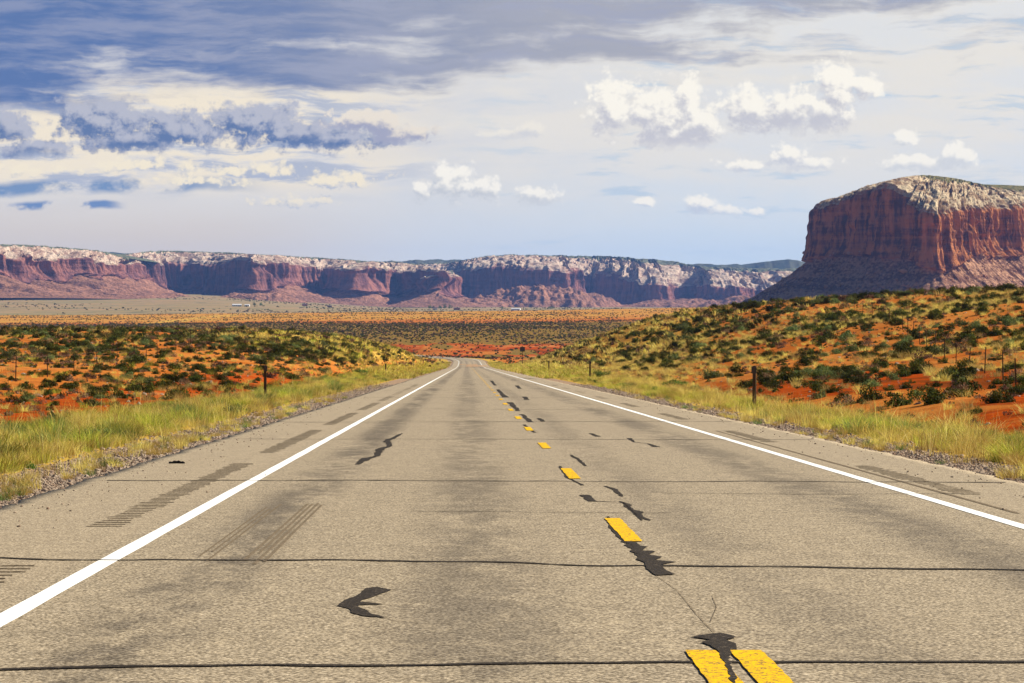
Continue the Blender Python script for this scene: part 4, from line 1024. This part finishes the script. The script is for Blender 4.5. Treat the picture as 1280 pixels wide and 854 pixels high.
def fence(pts, gap, h, label, name='wire_fence', wires=(.35, .62, .9), pw=.04, jit=.05):
    P_ = np.array(pts, float); seg = np.hypot(*np.diff(P_, axis=0).T); s_ = np.r_[0, np.cumsum(seg)]
    q = np.arange(0, s_[-1], gap); xs_ = np.interp(q, s_, P_[:, 0]); ys_ = np.interp(q, s_, P_[:, 1]); rs = random.Random(len(pts) + int(gap * 10))
    t = empty(name, (xs_[0], ys_[0], gz(xs_[0], ys_[0]))); tag(t, label, 'fence')
    o0 = Vector(t.location); tops = []
    pm = None
    for x, y in zip(xs_, ys_):
        z = gz(x, y)
        if pm is None:
            bm = bmesh.new(); box_bm(bm, 0, 0, -.3, h, pw, pw, .8); p = bm_obj('fence_post', bm, m_wood, t); pm = p
        else:
            p = pm.copy(); COL.objects.link(p); p.parent = t
        p.location = Vector((x, y, z)) - o0; p.rotation_euler = (rs.uniform(-jit, jit), rs.uniform(-jit, jit), rs.random()); p.scale = (1, 1, rs.uniform(.88, 1.1))
        tops.append((x, y, z))
    for wz in wires:
        V = []; Fc = []
        for i, (x, y, z) in enumerate(tops):
            for a_, c_ in ((-.004, 0), (.004, 0), (0, .007)): V.append((x + a_ - o0.x, y - o0.y, z + wz * h + c_ - o0.z))
        for i in range(len(tops) - 1):
            for j in range(3): Fc.append((3 * i + j, 3 * i + (j + 1) % 3, 3 * i + 3 + (j + 1) % 3, 3 * i + 3 + j))
        mesh_obj('wire', V, Fc, m_steel, t)
    return t
fence([(16.5, 70), (18.6, 96), (21, 112), (27, 165), (34, 225), (39, 275), (42, 330)], 11.0, 1.15, 'thin wire fence of dark posts climbing the right hillside')
fence([(-19.5, 95), (-20.5, 131), (-22, 190), (-25, 260), (-29, 330), (-30, 420)], 12, 1.15, 'sparse wire fence of dark posts crossing the left flat')
def corner_posts():
    us = [(141, 407), (147, 407), (155.5, 407)]; y = 620
    x0 = (141 - VX) / F * y; t = empty('fence_corner', (x0, y, gz(x0, y))); tag(t, 'tall dark fence corner posts standing on the crest of left flat', 'fence')
    for px, _ in us:
        x = (px - VX) / F * y; bm = bmesh.new(); box_bm(bm, x - x0, 0, -.5, 2.4, .16, .16); bm_obj('fence_post', bm, m_wood, t)
    x1 = (155.5 - VX) / F * y; bm = bmesh.new(); box_bm(bm, (x1 - x0) / 2, 0, 1.5, 1.6, x1 - x0, .06); bm_obj('rail', bm, m_wood, t)
corner_posts()

# ------------------------------------------------------------------ homestead in the valley
m_wall, b = new_mat('white_siding'); b.inputs['Base Color'].default_value = (.78, .76, .72, 1)
m_redw, b = new_mat('red_siding'); b.inputs['Base Color'].default_value = (.32, .07, .05, 1)
m_roof, b = new_mat('pale_roof'); b.inputs['Base Color'].default_value = (.62, .60, .58, 1)
m_dkroof, b = new_mat('dark_roof'); b.inputs['Base Color'].default_value = (.10, .07, .06, 1)
m_glass, b = new_mat('window_glass'); b.inputs['Base Color'].default_value = (.03, .035, .05, 1); b.inputs['Roughness'].default_value = .15
def on_valley(px, py):
    return base_from_px(px, py, 3950, 7400)
def house(px, py, wd, dp, h, rh, wm, rm_, label, rz=0.1, cat='house', nwin=3):
    x, y = on_valley(px, py); t = empty('house', (x, y, gz(x, y) - .1), rz); tag(t, label, cat)
    bm = bmesh.new(); box_bm(bm, 0, 0, -1.5, h, wd, dp); bm_obj('wall', bm, wm, t)
    bm = bmesh.new(); e = .5
    v1 = [bm.verts.new(p) for p in ((-wd / 2 - e, -dp / 2 - e, h), (wd / 2 + e, -dp / 2 - e, h), (wd / 2 + e, dp / 2 + e, h), (-wd / 2 - e, dp / 2 + e, h), (-wd / 2 - e, 0, h + rh), (wd / 2 + e, 0, h + rh))]
    for f in ((0, 1, 5, 4), (2, 3, 4, 5), (0, 4, 3), (1, 2, 5), (0, 3, 2, 1)): bm.faces.new([v1[i] for i in f])
    bm_obj('roof', bm, rm_, t)
    for k in range(nwin):
        bm = bmesh.new(); xx = -wd / 2 + wd * (k + .7) / (nwin + .9); box_bm(bm, xx, -dp / 2 - .02, 1.0, 2.1, 1.3, .08); bm_obj('window', bm, m_glass, t)
    bm = bmesh.new(); box_bm(bm, wd * .36, -dp / 2 - .02, 0, 2.1, 1.0, .08); bm_obj('door', bm, m_dkroof, t)
house(296, 383, 17, 7, 3.0, 1.6, m_wall, m_roof, 'long white house with pale roof in the valley on the left', .25)
house(309, 383, 9, 6, 2.8, 1.3, m_wall, m_roof, 'small white shed right beside the long white valley house', -.1, 'shed', 1)
house(544, 387.4, 8, 6, 3.2, 1.6, m_wall, m_dkroof, 'small white house among green trees in the valley', .2, 'house', 2)
house(571, 387.4, 13, 7, 3.0, 1.6, m_redw, m_dkroof, 'low red house just right of the green valley trees', 0)
house(645, 388, 17, 8, 2.8, 1.8, m_wall, m_roof, 'long white roofed building standing alone in valley near centre', -.2, 'building')
house(381, 382.5, 11, 7, 3.0, 1.4, m_redw, m_dkroof, 'low dark red shed on the valley floor left of centre', .1, 'shed', 2)
house(412, 384.3, 9, 6, 2.6, 1.2, m_dkroof, m_dkroof, 'low dark shed on the valley floor nearest left of the trees', .1, 'shed', 1)
m_bark, b = new_mat('bark'); b.inputs['Base Color'].default_value = (.10, .075, .05, 1)
def cottonwood(px, py, h, wd, seed, label):
    x, y = on_valley(px, py); t = empty('tree', (x, y, gz(x, y) - .2)); tag(t, label, 'tree', 'valley trees')
    bm = bmesh.new(); box_bm(bm, 0, 0, -.5, h * .5, .55, .55, .5)
    for k in range(4):
        a_ = k * 1.6; v0 = Vector((0, 0, h * .3)); v1_ = Vector((math.cos(a_) * wd * .28, math.sin(a_) * wd * .28, h * .7))
        q = [bm.verts.new(v0 + Vector(o_)) for o_ in ((.12, 0, 0), (-.12, .1, 0), (-.1, -.12, 0))] + [bm.verts.new(v1_ + Vector(o_)) for o_ in ((.05, 0, 0), (-.05, .05, 0), (-.05, -.05, 0))]
        for f in ((0, 1, 4, 3), (1, 2, 5, 4), (2, 0, 3, 5)): bm.faces.new([q[i] for i in f])
    bm_obj('trunk', bm, m_bark, t)
    V, Fc, ti = leaf_cloud(1400, wd / 2, h * .8, .38, seed, lumps=12, inner=.3); V[:, 2] += h * .2
    mesh_obj('crown', V, Fc, M_green, t, attrs={'tint': ti})
for k, (px, h, wd, lb) in enumerate([(537, 9, 9, 'dark green tree at the left end of the valley grove'), (541.5, 7, 7, 'short green tree second from left in the valley grove'), (550, 8, 8, 'green tree right of the small white valley house'),
                                     (556, 11, 10, 'tallest green tree of the valley grove'), (562, 10, 10, 'green tree at the right end of the valley grove by the red house'),
                                     (318, 7, 7, 'dark tree right of the white valley sheds'), (326, 6, 8, 'small dark tree farther right of the white valley sheds'), (628, 6, 8, 'small green tree left of the lone white building'), (688, 6, 12, 'low green tree right of the lone white building')]):
    cottonwood(px, 386.5 if px > 400 else 382.5, h, wd, 700 + k, lb)

# ------------------------------------------------------------------ haze
HZ = 2.8e-5
me = bpy.data.meshes.new('haze'); bm = bmesh.new()
x0, x1, y0, y1, z0, z1 = -9000, 9000, -400, 14400, -75, 260
vs = [bm.verts.new((x, y, z)) for z in (z0, z1) for x, y in ((x0, y0), (x1, y0), (x1, y1), (x0, y1))]
for f in ((0, 3, 2, 1), (4, 5, 6, 7), (0, 1, 5, 4), (1, 2, 6, 5), (2, 3, 7, 6), (3, 0, 4, 7)): bm.faces.new([vs[i] for i in f])
bm.to_mesh(me); bm.free()
haze = bpy.data.objects.new('haze', me); COL.objects.link(haze); haze['kind'] = 'stuff'
m = bpy.data.materials.new('haze_air'); m.use_nodes = True; nt = m.node_tree; nt.nodes.remove(nt.nodes['Principled BSDF'])
pv = nt.nodes.new('ShaderNodeVolumePrincipled'); pv.inputs['Density'].default_value = HZ; pv.inputs['Color'].default_value = (.22, .42, 1.0, 1); pv.inputs['Anisotropy'].default_value = .2
nt.links.new(pv.outputs[0], nt.nodes['Material Output'].inputs['Volume']); me.materials.append(m)
